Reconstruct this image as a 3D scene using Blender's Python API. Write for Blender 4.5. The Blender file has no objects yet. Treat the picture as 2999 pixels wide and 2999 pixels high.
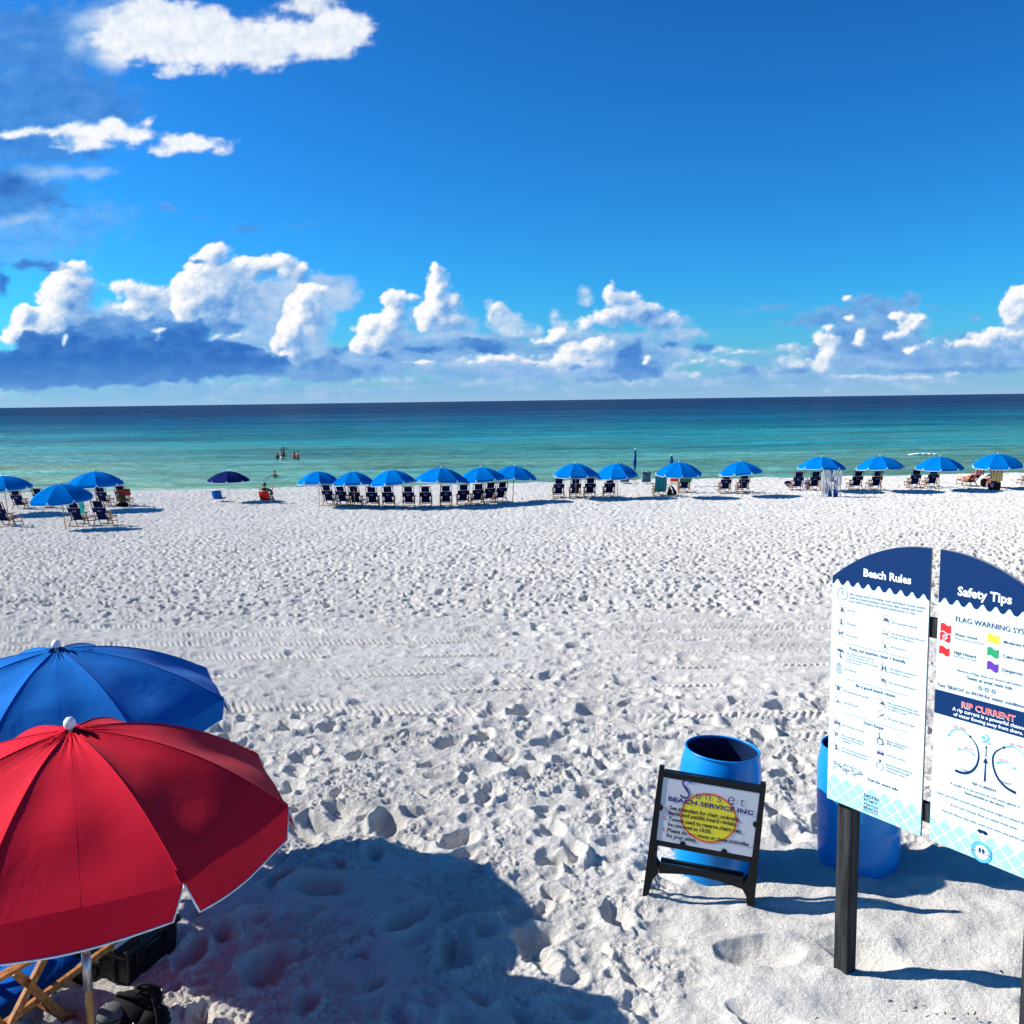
import bpy, math, random
import numpy as np
from mathutils import Vector, Matrix

R = math.radians
random.seed(7)
S = bpy.context.scene
COL = S.collection

# ------------------------------------------------------------------ camera
CAM_Z = 6.3
FOCAL_PX, HALF_PX = 2774.0, 1499.5          # measured on the 2999 px photograph
PITCH, ROLL = R(6.71), R(-0.80)
cd = bpy.data.cameras.new('camera')
cam = bpy.data.objects.new('camera', cd)
COL.objects.link(cam)
cd.sensor_fit = 'HORIZONTAL'
cd.angle = 2 * math.atan(HALF_PX / FOCAL_PX)
cd.clip_start = 0.1
cd.clip_end = 90000
cam.matrix_world = Matrix.Translation((0, 0, CAM_Z)) @ Matrix.Rotation(R(90) - PITCH, 4, 'X') @ Matrix.Rotation(ROLL, 4, 'Z')
S.camera = cam

# ------------------------------------------------------------------ sky and sun
SUN_AZ, SUN_EL = R(9), R(33)                # sun stands to the left, slightly seaward
to_sun = Vector((-math.cos(SUN_AZ) * math.cos(SUN_EL), math.sin(SUN_AZ) * math.cos(SUN_EL), math.sin(SUN_EL)))
world = bpy.data.worlds.new('World')
S.world = world
world.use_nodes = True
wt = world.node_tree
wt.nodes.clear()
sky_n = wt.nodes.new('ShaderNodeTexSky')
sky_n.sky_type = 'NISHITA'
sky_n.sun_disc = False
sky_n.sun_elevation = SUN_EL
sky_n.sun_rotation = math.atan2(to_sun.x, to_sun.y)
sky_n.altitude = 0
sky_n.air_density = 1.0
sky_n.dust_density = 0.4
sky_n.ozone_density = 2.0
tint = wt.nodes.new('ShaderNodeMix')
tint.data_type = 'RGBA'
tint.blend_type = 'MULTIPLY'
tint.inputs[0].default_value = 1.0
tint.inputs[7].default_value = (0.0481, 0.2795, 0.4728, 1)
bgn = wt.nodes.new('ShaderNodeBackground')
bgn.inputs[1].default_value = 0.10
wo = wt.nodes.new('ShaderNodeOutputWorld')
deep = wt.nodes.new('ShaderNodeGamma')
deep.inputs[1].default_value = 1.4            # deep clear-air blue
wt.links.new(sky_n.outputs[0], deep.inputs[0])
wt.links.new(deep.outputs[0], tint.inputs[6])
wt.links.new(tint.outputs[2], bgn.inputs[0])
wt.links.new(bgn.outputs[0], wo.inputs[0])

sl = bpy.data.lights.new('sun', 'SUN')
sl.energy = 5.0
sl.angle = R(0.53)
sl.color = (1.0, 0.955, 0.88)
sun = bpy.data.objects.new('sun', sl)
COL.objects.link(sun)
sun.rotation_euler = to_sun.to_track_quat('Z', 'Y').to_euler()
sun.location = (-20, 5, 30)

S.view_settings.view_transform = 'Standard'
S.view_settings.look = 'None'
S.view_settings.exposure = 0.76
S.view_settings.gamma = 1.0
S.view_settings.use_curve_mapping = False
S.cycles.max_bounces = 6
S.cycles.diffuse_bounces = 4
S.cycles.glossy_bounces = 2
S.cycles.transparent_max_bounces = 8

# ------------------------------------------------------------------ picture -> place helpers
_f = np.array([0, math.cos(PITCH), -math.sin(PITCH)])
_u0 = np.array([0, math.sin(PITCH), math.cos(PITCH)])
_r0 = np.array([1.0, 0, 0])
_r = _r0 * math.cos(ROLL) + _u0 * math.sin(ROLL)
_u = _u0 * math.cos(ROLL) - _r0 * math.sin(ROLL)

def ray(px, py):
    return _f + _r * ((px - HALF_PX) / FOCAL_PX) - _u * ((py - HALF_PX) / FOCAL_PX)

def smooth(a, b, x):
    t = np.clip((x - a) / (b - a), 0, 1)
    return t * t * (3 - 2 * t)

def ground0(x, y):
    """smooth beach profile: dry upper beach, slope, flat berm, swash"""
    y = np.asarray(y, float)
    z = 2.95 - 1.95 * (0.55 * smooth(7.0, 44.0, y) + 0.45 * np.clip((y - 8) / 36.0, 0, 1))
    crest = 61.0 + 0.07 * np.asarray(x, float)
    return z - 0.16 * np.clip(y - crest, 0, 40)

def at(px, py):
    """point of the smooth beach seen at a photograph pixel"""
    d = ray(px, py)
    lo, hi = 3.0, 61.0 + 0.07 * 61.0 * d[0] / d[1]
    top = hi
    for _ in range(60):
        m = (lo + hi) / 2
        p = d * (m / d[1])
        if p[2] + CAM_Z > ground0(p[0], m):
            lo = m
        else:
            hi = m
    p = d * (lo / d[1])
    return Vector((p[0], lo, float(ground0(p[0], lo))))

def at_sea(px, py):
    d = ray(px, py)
    p = d * (-CAM_Z / d[2])
    return Vector((p[0], p[1], 0))

def px_size(y, px):
    return px * y / FOCAL_PX

# ------------------------------------------------------------------ object helpers
def tag(o, label=None, cat=None, group=None, kind=None):
    if label: o['label'] = label
    if cat: o['category'] = cat
    if group: o['group'] = group
    if kind: o['kind'] = kind
    return o

def empty(name, loc, rz=0.0, scale=1.0):
    o = bpy.data.objects.new(name, None)
    COL.objects.link(o)
    o.empty_display_size = 0.2
    o.location = loc
    o.rotation_euler = (0, 0, rz)
    o.scale = (scale,) * 3
    return o

def link(name, mesh, mat=None, parent=None):
    if mat is not None and not mesh.materials:
        mesh.materials.append(mat)
    o = bpy.data.objects.new(name, mesh)
    COL.objects.link(o)
    o.parent = parent
    return o

def children_map():
    m = {}
    for o in bpy.data.objects:
        if o.parent: m.setdefault(o.parent.name, []).append(o)
    return m

def copy_tree(o, parent=None):
    kids = children_map()
    def rec(src, par):
        c = src.copy()
        COL.objects.link(c)
        c.parent = par
        for k in kids.get(src.name, []): rec(k, c)
        return c
    return rec(o, parent)

class MB:
    """collects simple shapes; build() links them as ONE mesh object"""
    def __init__(s): s.v, s.f, s.uv = [], [], None
    def add(s, vs, fs):
        n = len(s.v)
        s.v += [tuple(map(float, v)) for v in vs]
        s.f += [tuple(i + n for i in f) for f in fs]
        return s
    def box(s, c, d, rot=None):
        c = Vector(c); M = rot or Matrix.Identity(3)
        vs = [c + M @ Vector((x * d[0] / 2, y * d[1] / 2, z * d[2] / 2)) for x in (-1, 1) for y in (-1, 1) for z in (-1, 1)]
        return s.add(vs, [(0, 1, 3, 2), (4, 6, 7, 5), (0, 4, 5, 1), (2, 3, 7, 6), (0, 2, 6, 4), (1, 5, 7, 3)])
    def bar(s, p, q, w, d, side=(1, 0, 0)):
        """rectangular bar from p to q, w along side, d across"""
        p, q = Vector(p), Vector(q)
        a = (q - p).normalized(); sx = Vector(side); sx = (sx - a * sx.dot(a)).normalized(); sy = a.cross(sx)
        vs = []
        for e in (p, q):
            for i, j in ((-1, -1), (1, -1), (1, 1), (-1, 1)): vs.append(e + sx * (i * w / 2) + sy * (j * d / 2))
        return s.add(vs, [(3, 2, 1, 0), (4, 5, 6, 7), (0, 1, 5, 4), (1, 2, 6, 5), (2, 3, 7, 6), (3, 0, 4, 7)])
    def tube(s, pts, r, n=8, closed=False, taper=None):
        pts = [Vector(p) for p in pts]; m = len(pts); rings = []
        for i, p in enumerate(pts):
            a = (pts[(i + 1) % m] if (closed or i < m - 1) else p) - (pts[i - 1] if (closed or i > 0) else p)
            a = a.normalized() if a.length > 1e-9 else Vector((0, 0, 1))
            ref = Vector((0, 0, 1)) if abs(a.z) < 0.9 else Vector((1, 0, 0))
            x = a.cross(ref).normalized(); y = a.cross(x)
            rr = r if taper is None else r * taper[i]
            rings.append([p + x * (rr * math.cos(t * 2 * math.pi / n)) + y * (rr * math.sin(t * 2 * math.pi / n)) for t in range(n)])
        vs = [v for q in rings for v in q]; fs = []
        for i in range(m if closed else m - 1):
            j = (i + 1) % m
            for t in range(n):
                u = (t + 1) % n
                fs.append((i * n + t, i * n + u, j * n + u, j * n + t))
        if not closed:
            fs.append(tuple(range(n))[::-1]); fs.append(tuple((m - 1) * n + t for t in range(n)))
        return s.add(vs, fs)
    def lathe(s, prof, n=24, c=(0, 0, 0), cap=True):
        c = Vector(c); vs, fs = [], []
        for (r, z) in prof:
            for t in range(n):
                a = 2 * math.pi * t / n
                vs.append(c + Vector((r * math.cos(a), r * math.sin(a), z)))
        for i in range(len(prof) - 1):
            for t in range(n):
                u = (t + 1) % n
                fs.append((i * n + t, i * n + u, (i + 1) * n + u, (i + 1) * n + t))
        if cap:
            fs.append(tuple(range(n))[::-1]); fs.append(tuple((len(prof) - 1) * n + t for t in range(n)))
        return s.add(vs, fs)
    def ball(s, c, r, n=12, m=8, noise=0.0):
        c = Vector(c); r = r if hasattr(r, '__len__') else (r, r, r); vs, fs = [], []
        for i in range(m + 1):
            ph = math.pi * i / m
            for t in range(n):
                a = 2 * math.pi * t / n
                k = 1 + noise * math.sin(3 * a + 2 * i) * math.sin(ph)
                vs.append(c + Vector((r[0] * k * math.sin(ph) * math.cos(a), r[1] * k * math.sin(ph) * math.sin(a), r[2] * math.cos(ph))))
        for i in range(m):
            for t in range(n):
                u = (t + 1) % n
                fs.append((i * n + t, (i + 1) * n + t, (i + 1) * n + u, i * n + u))
        return s.add(vs, fs)
    def prism(s, outline, y0, y1, M=None):
        """outline in local (x, z), extruded along local y"""
        n = len(outline); M = M or Matrix.Identity(4)
        vs = [M @ Vector((x, y, z)) for y in (y0, y1) for x, z in outline]
        fs = [tuple(range(n)), tuple(range(2 * n - 1, n - 1, -1))]
        for i in range(n):
            j = (i + 1) % n
            fs.append((i, i + n, j + n, j))
        return s.add(vs, fs)
    def grid(s, P):
        """P[i][j] points"""
        n, m = len(P), len(P[0])
        return s.add([p for row in P for p in row], [(i * m + j, i * m + j + 1, (i + 1) * m + j + 1, (i + 1) * m + j) for i in range(n - 1) for j in range(m - 1)])
    def mesh(s, name, smooth_=False, mat=None, bevel=0.0):
        me = bpy.data.meshes.new(name)
        me.from_pydata(s.v, [], s.f)
        if smooth_: me.polygons.foreach_set('use_smooth', [True] * len(me.polygons))
        if mat: me.materials.append(mat)
        me.update()
        if bevel:
            import bmesh
            bm = bmesh.new(); bm.from_mesh(me)
            bmesh.ops.bevel(bm, geom=list(bm.edges), offset=bevel, segments=2, affect='EDGES', profile=0.5)
            bm.to_mesh(me); bm.free()
        return me
    def build(s, name, mat, parent=None, smooth_=False, bevel=0.0):
        return link(name, s.mesh(name, smooth_, mat, bevel), None, parent)

# ------------------------------------------------------------------ materials
def nodes_of(name):
    m = bpy.data.materials.new(name)
    m.use_nodes = True
    t = m.node_tree
    t.nodes.clear()
    return m, t, t.nodes.new('ShaderNodeOutputMaterial')

def N(t, kind, **kw):
    n = t.nodes.new(kind)
    for k, v in kw.items():
        if k.startswith('i'):
            n.inputs[int(k[1:])].default_value = v
        else: setattr(n, k, v)
    return n

def plain(name, col, rough=0.6, metal=0.0, var=0.12, scale=30.0, bump=0.0, spec=0.5, bscale=None):
    """principled with a little procedural unevenness of tone and relief"""
    m, t, out = nodes_of(name)
    b = N(t, 'ShaderNodeBsdfPrincipled')
    b.inputs['Roughness'].default_value = rough
    b.inputs['Metallic'].default_value = metal
    b.inputs['Specular IOR Level'].default_value = spec
    tc = N(t, 'ShaderNodeTexCoord')
    nz = N(t, 'ShaderNodeTexNoise')
    nz.inputs['Scale'].default_value = scale
    nz.inputs['Detail'].default_value = 5
    t.links.new(tc.outputs['Object'], nz.inputs['Vector'])
    mx = N(t, 'ShaderNodeMix', data_type='RGBA')
    mx.inputs[6].default_value = (*[c * (1 - var) for c in col], 1)
    mx.inputs[7].default_value = (*[min(1, c * (1 + var)) for c in col], 1)
    t.links.new(nz.outputs['Fac'], mx.inputs[0])
    t.links.new(mx.outputs[2], b.inputs['Base Color'])
    if bump:
        bp = N(t, 'ShaderNodeBump'); bp.inputs['Strength'].default_value = bump; bp.inputs['Distance'].default_value = 0.01
        if bscale:
            nb = N(t, 'ShaderNodeTexNoise'); nb.inputs['Scale'].default_value = bscale
            t.links.new(tc.outputs['Object'], nb.inputs['Vector']); t.links.new(nb.outputs['Fac'], bp.inputs['Height'])
        else: t.links.new(nz.outputs['Fac'], bp.inputs['Height'])
        t.links.new(bp.outputs[0], b.inputs['Normal'])
    t.links.new(b.outputs[0], out.inputs[0])
    return m

def cloth(name, col, back, trans=0.3, wr=0.25, wscale=9.0, spec=0.0):
    """umbrella / sling fabric: diffuse with light coming through, soft folds, fine weave"""
    m, t, out = nodes_of(name)
    tc = N(t, 'ShaderNodeTexCoord')
    nz = N(t, 'ShaderNodeTexNoise'); nz.inputs['Scale'].default_value = wscale; nz.inputs['Detail'].default_value = 3; nz.inputs['Distortion'].default_value = 0.6
    fine = N(t, 'ShaderNodeTexNoise'); fine.inputs['Scale'].default_value = 260; fine.inputs['Detail'].default_value = 2
    for n in (nz, fine): t.links.new(tc.outputs['Object'], n.inputs['Vector'])
    add = N(t, 'ShaderNodeMath', operation='MULTIPLY_ADD'); add.inputs[1].default_value = 0.05
    t.links.new(fine.outputs['Fac'], add.inputs[0]); t.links.new(nz.outputs['Fac'], add.inputs[2])
    bp = N(t, 'ShaderNodeBump'); bp.inputs['Strength'].default_value = wr; bp.inputs['Distance'].default_value = 0.06
    t.links.new(add.outputs[0], bp.inputs['Height'])
    mx = N(t, 'ShaderNodeMix', data_type='RGBA')
    mx.inputs[6].default_value = (*[c * 0.88 for c in col], 1); mx.inputs[7].default_value = (*[min(1, c * 1.1) for c in col], 1)
    t.links.new(fine.outputs['Fac'], mx.inputs[0])
    oi = N(t, 'ShaderNodeObjectInfo'); vr = N(t, 'ShaderNodeMapRange'); vr.inputs[3].default_value = 0.84; vr.inputs[4].default_value = 1.08
    t.links.new(oi.outputs['Random'], vr.inputs[0])
    vs_ = N(t, 'ShaderNodeVectorMath', operation='SCALE'); t.links.new(mx.outputs[2], vs_.inputs[0]); t.links.new(vr.outputs[0], vs_.inputs['Scale'])
    b = N(t, 'ShaderNodeBsdfPrincipled'); b.inputs['Roughness'].default_value = 0.75; b.inputs['Specular IOR Level'].default_value = spec * 1.5; b.inputs['Sheen Weight'].default_value = spec * 0.8; b.inputs['Sheen Roughness'].default_value = 0.5
    tr = N(t, 'ShaderNodeBsdfTranslucent'); tr.inputs[0].default_value = (*back, 1)
    t.links.new(vs_.outputs[0], b.inputs['Base Color'])
    t.links.new(bp.outputs[0], b.inputs['Normal'])
    ms = N(t, 'ShaderNodeMixShader'); ms.inputs[0].default_value = trans
    t.links.new(b.outputs[0], ms.inputs[1]); t.links.new(tr.outputs[0], ms.inputs[2])
    t.links.new(ms.outputs[0], out.inputs[0])
    return m

def striped(name, cols, axis=0, freq=8.0, rough=0.9):
    m, t, out = nodes_of(name)
    tc = N(t, 'ShaderNodeTexCoord'); sp = N(t, 'ShaderNodeSeparateXYZ')
    t.links.new(tc.outputs['Object'], sp.inputs[0])
    mu = N(t, 'ShaderNodeMath', operation='MULTIPLY'); mu.inputs[1].default_value = freq
    fr = N(t, 'ShaderNodeMath', operation='FRACT')
    t.links.new(sp.outputs[axis], mu.inputs[0]); t.links.new(mu.outputs[0], fr.inputs[0])
    rp = N(t, 'ShaderNodeValToRGB'); rp.color_ramp.interpolation = 'CONSTANT'
    e = rp.color_ramp.elements
    e[0].color = (*cols[0], 1); e[0].position = 0
    e[1].color = (*cols[1], 1); e[1].position = 1.0 / len(cols)
    for i in range(2, len(cols)):
        k = e.new(i / len(cols)); k.color = (*cols[i], 1)
    t.links.new(fr.outputs[0], rp.inputs[0])
    b = N(t, 'ShaderNodeBsdfPrincipled'); b.inputs['Roughness'].default_value = rough; b.inputs['Specular IOR Level'].default_value = 0.2
    t.links.new(rp.outputs[0], b.inputs['Base Color']); t.links.new(b.outputs[0], out.inputs[0])
    return m

def wood(name, c0, c1, scale=(6, 60, 60), rough=0.55, bump=0.15):
    m, t, out = nodes_of(name)
    tc = N(t, 'ShaderNodeTexCoord'); mp = N(t, 'ShaderNodeMapping'); mp.inputs['Scale'].default_value = scale
    nz = N(t, 'ShaderNodeTexNoise'); nz.inputs['Scale'].default_value = 1.0; nz.inputs['Detail'].default_value = 6; nz.inputs['Distortion'].default_value = 0.4
    t.links.new(tc.outputs['Object'], mp.inputs[0]); t.links.new(mp.outputs[0], nz.inputs['Vector'])
    rp = N(t, 'ShaderNodeValToRGB'); e = rp.color_ramp.elements
    e[0].position = 0.35; e[0].color = (*c0, 1); e[1].position = 0.68; e[1].color = (*c1, 1)
    t.links.new(nz.outputs['Fac'], rp.inputs[0])
    b = N(t, 'ShaderNodeBsdfPrincipled'); b.inputs['Roughness'].default_value = rough; b.inputs['Specular IOR Level'].default_value = 0.3
    bp = N(t, 'ShaderNodeBump'); bp.inputs['Strength'].default_value = bump; bp.inputs['Distance'].default_value = 0.004
    t.links.new(nz.outputs['Fac'], bp.inputs['Height']); t.links.new(bp.outputs[0], b.inputs['Normal'])
    t.links.new(rp.outputs[0], b.inputs['Base Color']); t.links.new(b.outputs[0], out.inputs[0])
    return m

M = {}
M['blue_fabric'] = cloth('blue_umbrella_fabric', (0.0006, 0.150, 0.50), (0.001, 0.14, 0.5), 0.06, 0.10, 5.0)
M['blue_near'] = cloth('blue_canopy_fabric', (0.001, 0.120, 0.42), (0.002, 0.12, 0.5), 0.06, 0.24, 3.0, 0.03)
M['red_near'] = cloth('red_canopy_fabric', (0.60, 0.010, 0.030), (0.55, 0.010, 0.020), 0.05, 0.14, 3.0, 0.03)
M['navy_canopy'] = cloth('navy_canopy_fabric', (0.008, 0.018, 0.11), (0.01, 0.02, 0.15), 0.10, 0.1, 5.0)
M['blue_fold'] = cloth('folded_blue_fabric', (0.004, 0.045, 0.20), (0.004, 0.05, 0.25), 0.08, 0.3, 14.0)
M['white_trim'] = plain('white_trim', (0.72, 0.72, 0.73), 0.7)
M['white_paint'] = plain('white_plastic', (0.75, 0.75, 0.76), 0.45)
M['pole_wood'] = wood('pole_wood', (0.30, 0.15, 0.045), (0.50, 0.28, 0.10), (60, 60, 5))
M['steel'] = plain('galvanised_steel', (0.42, 0.43, 0.45), 0.35, 0.85, 0.25, 40)
M['aluminium'] = plain('aluminium', (0.62, 0.63, 0.64), 0.45, 0.2, 0.12, 60)
M['sling'] = cloth('navy_sling_fabric', (0.007, 0.012, 0.065), (0.008, 0.014, 0.09), 0.10, 0.15, 12.0)
M['sling_blue'] = cloth('bright_blue_sling', (0.008, 0.10, 0.42), (0.01, 0.14, 0.5), 0.2, 0.15, 12.0)
M['chair_wood'] = wood('chair_wood', (0.13, 0.055, 0.022), (0.30, 0.135, 0.05), (30, 30, 30))
M['print_grey'] = plain('grey_print', (0.30, 0.34, 0.44), 0.8)
M['black_plastic'] = plain('black_plastic', (0.004, 0.0042, 0.005), 0.38, 0, 0.3, 14, 0.08, 0.3)
M['black_cloth'] = plain('black_cloth', (0.005, 0.005, 0.006), 0.85, 0, 0.4, 40, 0.4, 0.15)
M['grey_mesh'] = plain('grey_mesh_cloth', (0.06, 0.07, 0.075), 0.8, 0, 0.4, 60, 0.4)
M['barrel_blue'] = plain('blue_drum_plastic', (0.001, 0.215, 0.60), 0.34, 0, 0.24, 7, 0.05, 0.35)
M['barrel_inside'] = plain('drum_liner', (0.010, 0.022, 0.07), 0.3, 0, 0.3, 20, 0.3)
M['panel_white'] = plain('sign_white', (0.58, 0.73, 0.735), 0.45, 0, 0.02, 6)
M['panel_edge'] = plain('sign_edge_grey', (0.16, 0.17, 0.18), 0.5)
M['navy_print'] = plain('navy_print', (0.003, 0.026, 0.105), 0.7, 0, 0.05, 8, 0, 0.1)
M['ink'] = plain('dark_ink_print', (0.035, 0.05, 0.14), 0.6, 0, 0.02)
M['ink_white'] = plain('white_print', (0.78, 0.86, 0.86), 0.5, 0, 0.02)
M['aqua_print'] = plain('aqua_print', (0.30, 0.66, 0.70), 0.5, 0, 0.02)
M['sky_print'] = plain('light_blue_print', (0.10, 0.42, 0.70), 0.5, 0, 0.02)
M['teal_print'] = plain('teal_print', (0.02, 0.33, 0.40), 0.5, 0, 0.02)
M['red_print'] = plain('red_print', (0.62, 0.012, 0.015), 0.5, 0, 0.02)
M['coral_print'] = plain('coral_print', (0.72, 0.10, 0.10), 0.5, 0, 0.02)
M['yellow_print'] = plain('yellow_print', (0.85, 0.70, 0.03), 0.5, 0, 0.02)
M['green_print'] = plain('green_print', (0.01, 0.28, 0.11), 0.5, 0, 0.02)
M['purple_print'] = plain('purple_print', (0.11, 0.02, 0.36), 0.5, 0, 0.02)
M['pink_ring'] = plain('dull_pink_print', (0.50, 0.20, 0.24), 0.5, 0, 0.02)
M['orange_print'] = plain('orange_print', (0.75, 0.11, 0.02), 0.5, 0, 0.02)
M['purple_ink'] = plain('violet_blue_print', (0.03, 0.015, 0.16), 0.5, 0, 0.02)
M['black_ink'] = plain('black_print', (0.008, 0.008, 0.009), 0.5, 0, 0.02)
M['board_white'] = plain('board_white', (0.62, 0.62, 0.66), 0.4, 0, 0.02, 5)
M['post_wood'] = wood('weathered_black_post', (0.005, 0.0055, 0.006), (0.036, 0.040, 0.043), (45, 45, 3.5), 0.85, 0.5)
M['rope'] = plain('orange_rope', (0.55, 0.09, 0.015), 0.8)
M['teal_towel'] = plain('turquoise_towel', (0.02, 0.42, 0.38), 0.95, 0, 0.15, 80, 0.3)
M['teal_stripes'] = striped('teal_striped_towel', [(0.02, 0.22, 0.25), (0.05, 0.36, 0.36), (0.015, 0.12, 0.16)], 0, 7.0)
M['green_towel'] = plain('dark_green_towel', (0.012, 0.12, 0.07), 0.95, 0, 0.2, 60, 0.3)
M['red_stripes'] = striped('red_white_towel', [(0.50, 0.03, 0.03), (0.7, 0.5, 0.42)], 0, 5.0)
M['yellow_stripes'] = striped('yellow_striped_towel', [(0.42, 0.30, 0.03), (0.55, 0.50, 0.32)], 0, 7.0)
M['white_towel'] = plain('white_towel', (0.72, 0.70, 0.74), 0.95, 0, 0.05, 60, 0.3)
M['red_cloth'] = plain('red_cloth', (0.22, 0.010, 0.015), 0.9)
M['red_chair'] = cloth('red_chair_fabric', (0.42, 0.025, 0.02), (0.5, 0.03, 0.02), 0.1, 0.1, 10)
M['orange_fabric'] = cloth('orange_chair_fabric', (0.75, 0.10, 0.03), (0.8, 0.14, 0.05), 0.3, 0.1, 10)
M['blue_stripe_chair'] = striped('blue_striped_chair_fabric', [(0.008, 0.03, 0.10), (0.02, 0.10, 0.20), (0.05, 0.16, 0.24)], 2, 14.0)
M['dark_green'] = plain('dark_green_cloth', (0.012, 0.05, 0.045), 0.9)
M['olive_bag'] = plain('olive_bag_cloth', (0.05, 0.045, 0.014), 0.9, 0, 0.4, 20, 0.4)
M['patterned_bag'] = plain('blue_white_patterned_cloth', (0.18, 0.22, 0.38), 0.9, 0, 0.95, 16, 0.3)
M['skin'] = plain('tanned_skin', (0.32, 0.15, 0.085), 0.5, 0, 0.08, 20)
M['skin_pale'] = plain('pink_skin', (0.50, 0.24, 0.17), 0.5, 0, 0.08, 20)
M['hair_dark'] = plain('dark_hair', (0.010, 0.007, 0.006), 0.6, 0, 0.3, 60, 0.3)
M['hair_brown'] = plain('brown_hair', (0.06, 0.03, 0.015), 0.6, 0, 0.3, 60, 0.3)
M['swim_white'] = plain('white_shorts_cloth', (0.72, 0.70, 0.68), 0.9)
M['swim_pink'] = plain('pink_swim_cloth', (0.55, 0.08, 0.16), 0.9)
M['swim_dark'] = plain('dark_swim_cloth', (0.015, 0.018, 0.045), 0.9)
M['coral_cloth'] = plain('coral_cloth', (0.72, 0.17, 0.09), 0.9)
M['foam'] = plain('white_foam', (0.82, 0.84, 0.84), 0.9, 0, 0.1, 3)
M['lid_grey'] = plain('grey_blue_board', (0.13, 0.15, 0.21), 0.45, 0, 0.1, 6)
M['twig'] = plain('brown_twig', (0.10, 0.055, 0.03), 0.9)
M['red_detail'] = plain('red_webbing', (0.4, 0.02, 0.03), 0.8)

# ------------------------------------------------------------------ numpy noise
_rng = np.random.RandomState(11)
_perm = np.concatenate([_rng.permutation(4096)] * 2)
_g2 = np.stack([np.cos(np.arange(4096) * 2.39996), np.sin(np.arange(4096) * 2.39996)], 1).astype(np.float32)
_h = _rng.rand(4096, 6).astype(np.float32)

def _hash(i, j, s=0):
    return _perm[(_perm[(i + s * 57) & 4095] + j) & 4095]

def perlin(x, y, seed=0):
    x0 = np.floor(x).astype(np.int64); y0 = np.floor(y).astype(np.int64)
    fx = (x - x0).astype(np.float32); fy = (y - y0).astype(np.float32)
    u = fx * fx * fx * (fx * (fx * 6 - 15) + 10); v = fy * fy * fy * (fy * (fy * 6 - 15) + 10)
    def g(i, j):
        q = _g2[_hash(x0 + i, y0 + j, seed)]
        return q[..., 0] * (fx - i) + q[..., 1] * (fy - j)
    a = g(0, 0); a += u * (g(1, 0) - a)
    b = g(0, 1); b += u * (g(1, 1) - b)
    return 1.5 * (a + v * (b - a))

def fbm(x, y, oct=4, seed=0, gain=0.5, ridge=False):
    s = 0; a = 1.0; n = 0
    for o in range(oct):
        p = perlin(x * 2 ** o, y * 2 ** o, seed + o)
        s = s + a * ((1 - 2 * np.abs(p)) if ridge else p); n += a; a *= gain
    return s / n

def bumps(x, y, seed=0):
    """rounded cauliflower lobes 0..1 (inverse squared cell distance)"""
    xi = np.floor(x).astype(np.int64); yi = np.floor(y).astype(np.int64)
    d = np.full(x.shape, 9.0, np.float32)
    for i in (-1, 0, 1):
        for j in (-1, 0, 1):
            h = _h[_hash(xi + i, yi + j, seed)]
            dx = xi + i + h[..., 0] - x; dy = yi + j + h[..., 1] - y
            d = np.minimum(d, dx * dx + dy * dy)
    return np.clip(1 - d, 0, 1)

def pits(x, y, cell, seed, ra, rb, dep, aim=0.6, prob=0.9):
    """footprints: one elongated pit with a raised rim per jittered cell"""
    X = x / cell; Y = y / cell
    xi = np.floor(X).astype(np.int64); yi = np.floor(Y).astype(np.int64)
    z = np.zeros(x.shape, np.float32)
    for i in (-1, 0, 1):
        for j in (-1, 0, 1):
            h = _h[_hash(xi + i, yi + j, seed)]
            dx = (xi + i + 0.1 + 0.8 * h[..., 0] - X) * cell; dy = (yi + j + 0.1 + 0.8 * h[..., 1] - Y) * cell
            a = (h[..., 2] - 0.5) * 2 * math.pi * aim + 1.2
            c, s_ = np.cos(a), np.sin(a)
            k = 0.7 + 0.6 * h[..., 3]
            p = (dx * c + dy * s_) / (ra * k); q = (-dx * s_ + dy * c) / (rb * k)
            r = np.sqrt(p * p + q * q)
            prof = np.where(r < 1, -(1 - r * r) ** 1.3, 0) + 0.30 * np.exp(-((r - 1.12) / 0.24) ** 2) * (0.6 + 0.6 * np.cos(np.arctan2(q, p) + 6.28 * h[..., 5]))
            z += np.where(h[..., 4] < prob, prof * dep * k, 0).astype(np.float32)
    return z

# ------------------------------------------------------------------ beach
def grid_mesh(name, X, Y, Z, attrs=None, smooth_=True):
    n, m = X.shape
    me = bpy.data.meshes.new(name)
    me.vertices.add(n * m)
    co = np.stack([X, Y, Z], -1).astype(np.float32).reshape(-1)
    me.vertices.foreach_set('co', co)
    idx = np.arange(n * m, dtype=np.int32).reshape(n, m)
    q = np.stack([idx[:-1, :-1], idx[:-1, 1:], idx[1:, 1:], idx[1:, :-1]], -1).reshape(-1)
    nf = (n - 1) * (m - 1)
    me.loops.add(nf * 4); me.loops.foreach_set('vertex_index', q)
    me.polygons.add(nf)
    me.polygons.foreach_set('loop_start', np.arange(nf, dtype=np.int32) * 4)
    if smooth_: me.polygons.foreach_set('use_smooth', np.ones(nf, bool))
    for k, v in (attrs or {}).items():
        a = me.attributes.new(k, 'FLOAT', 'POINT'); a.data.foreach_set('value', v.astype(np.float32).reshape(-1))
    me.update(calc_edges=True); me.validate()
    return me

def sand_rows():
    ys = [4.05]
    while ys[-1] < 66:
        y = ys[-1]; h = CAM_Z - float(ground0(0, y))
        ys.append(y + min((0.82 if y < 9 else 1.05) * y * y / (947 * h), 0.16))
    pre = [-60, -25, -8, 0, 2.2, 3.2, 3.7, 3.9]
    return np.array(pre + ys + [68, 71, 75, 82, 95, 130, 200])

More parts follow.
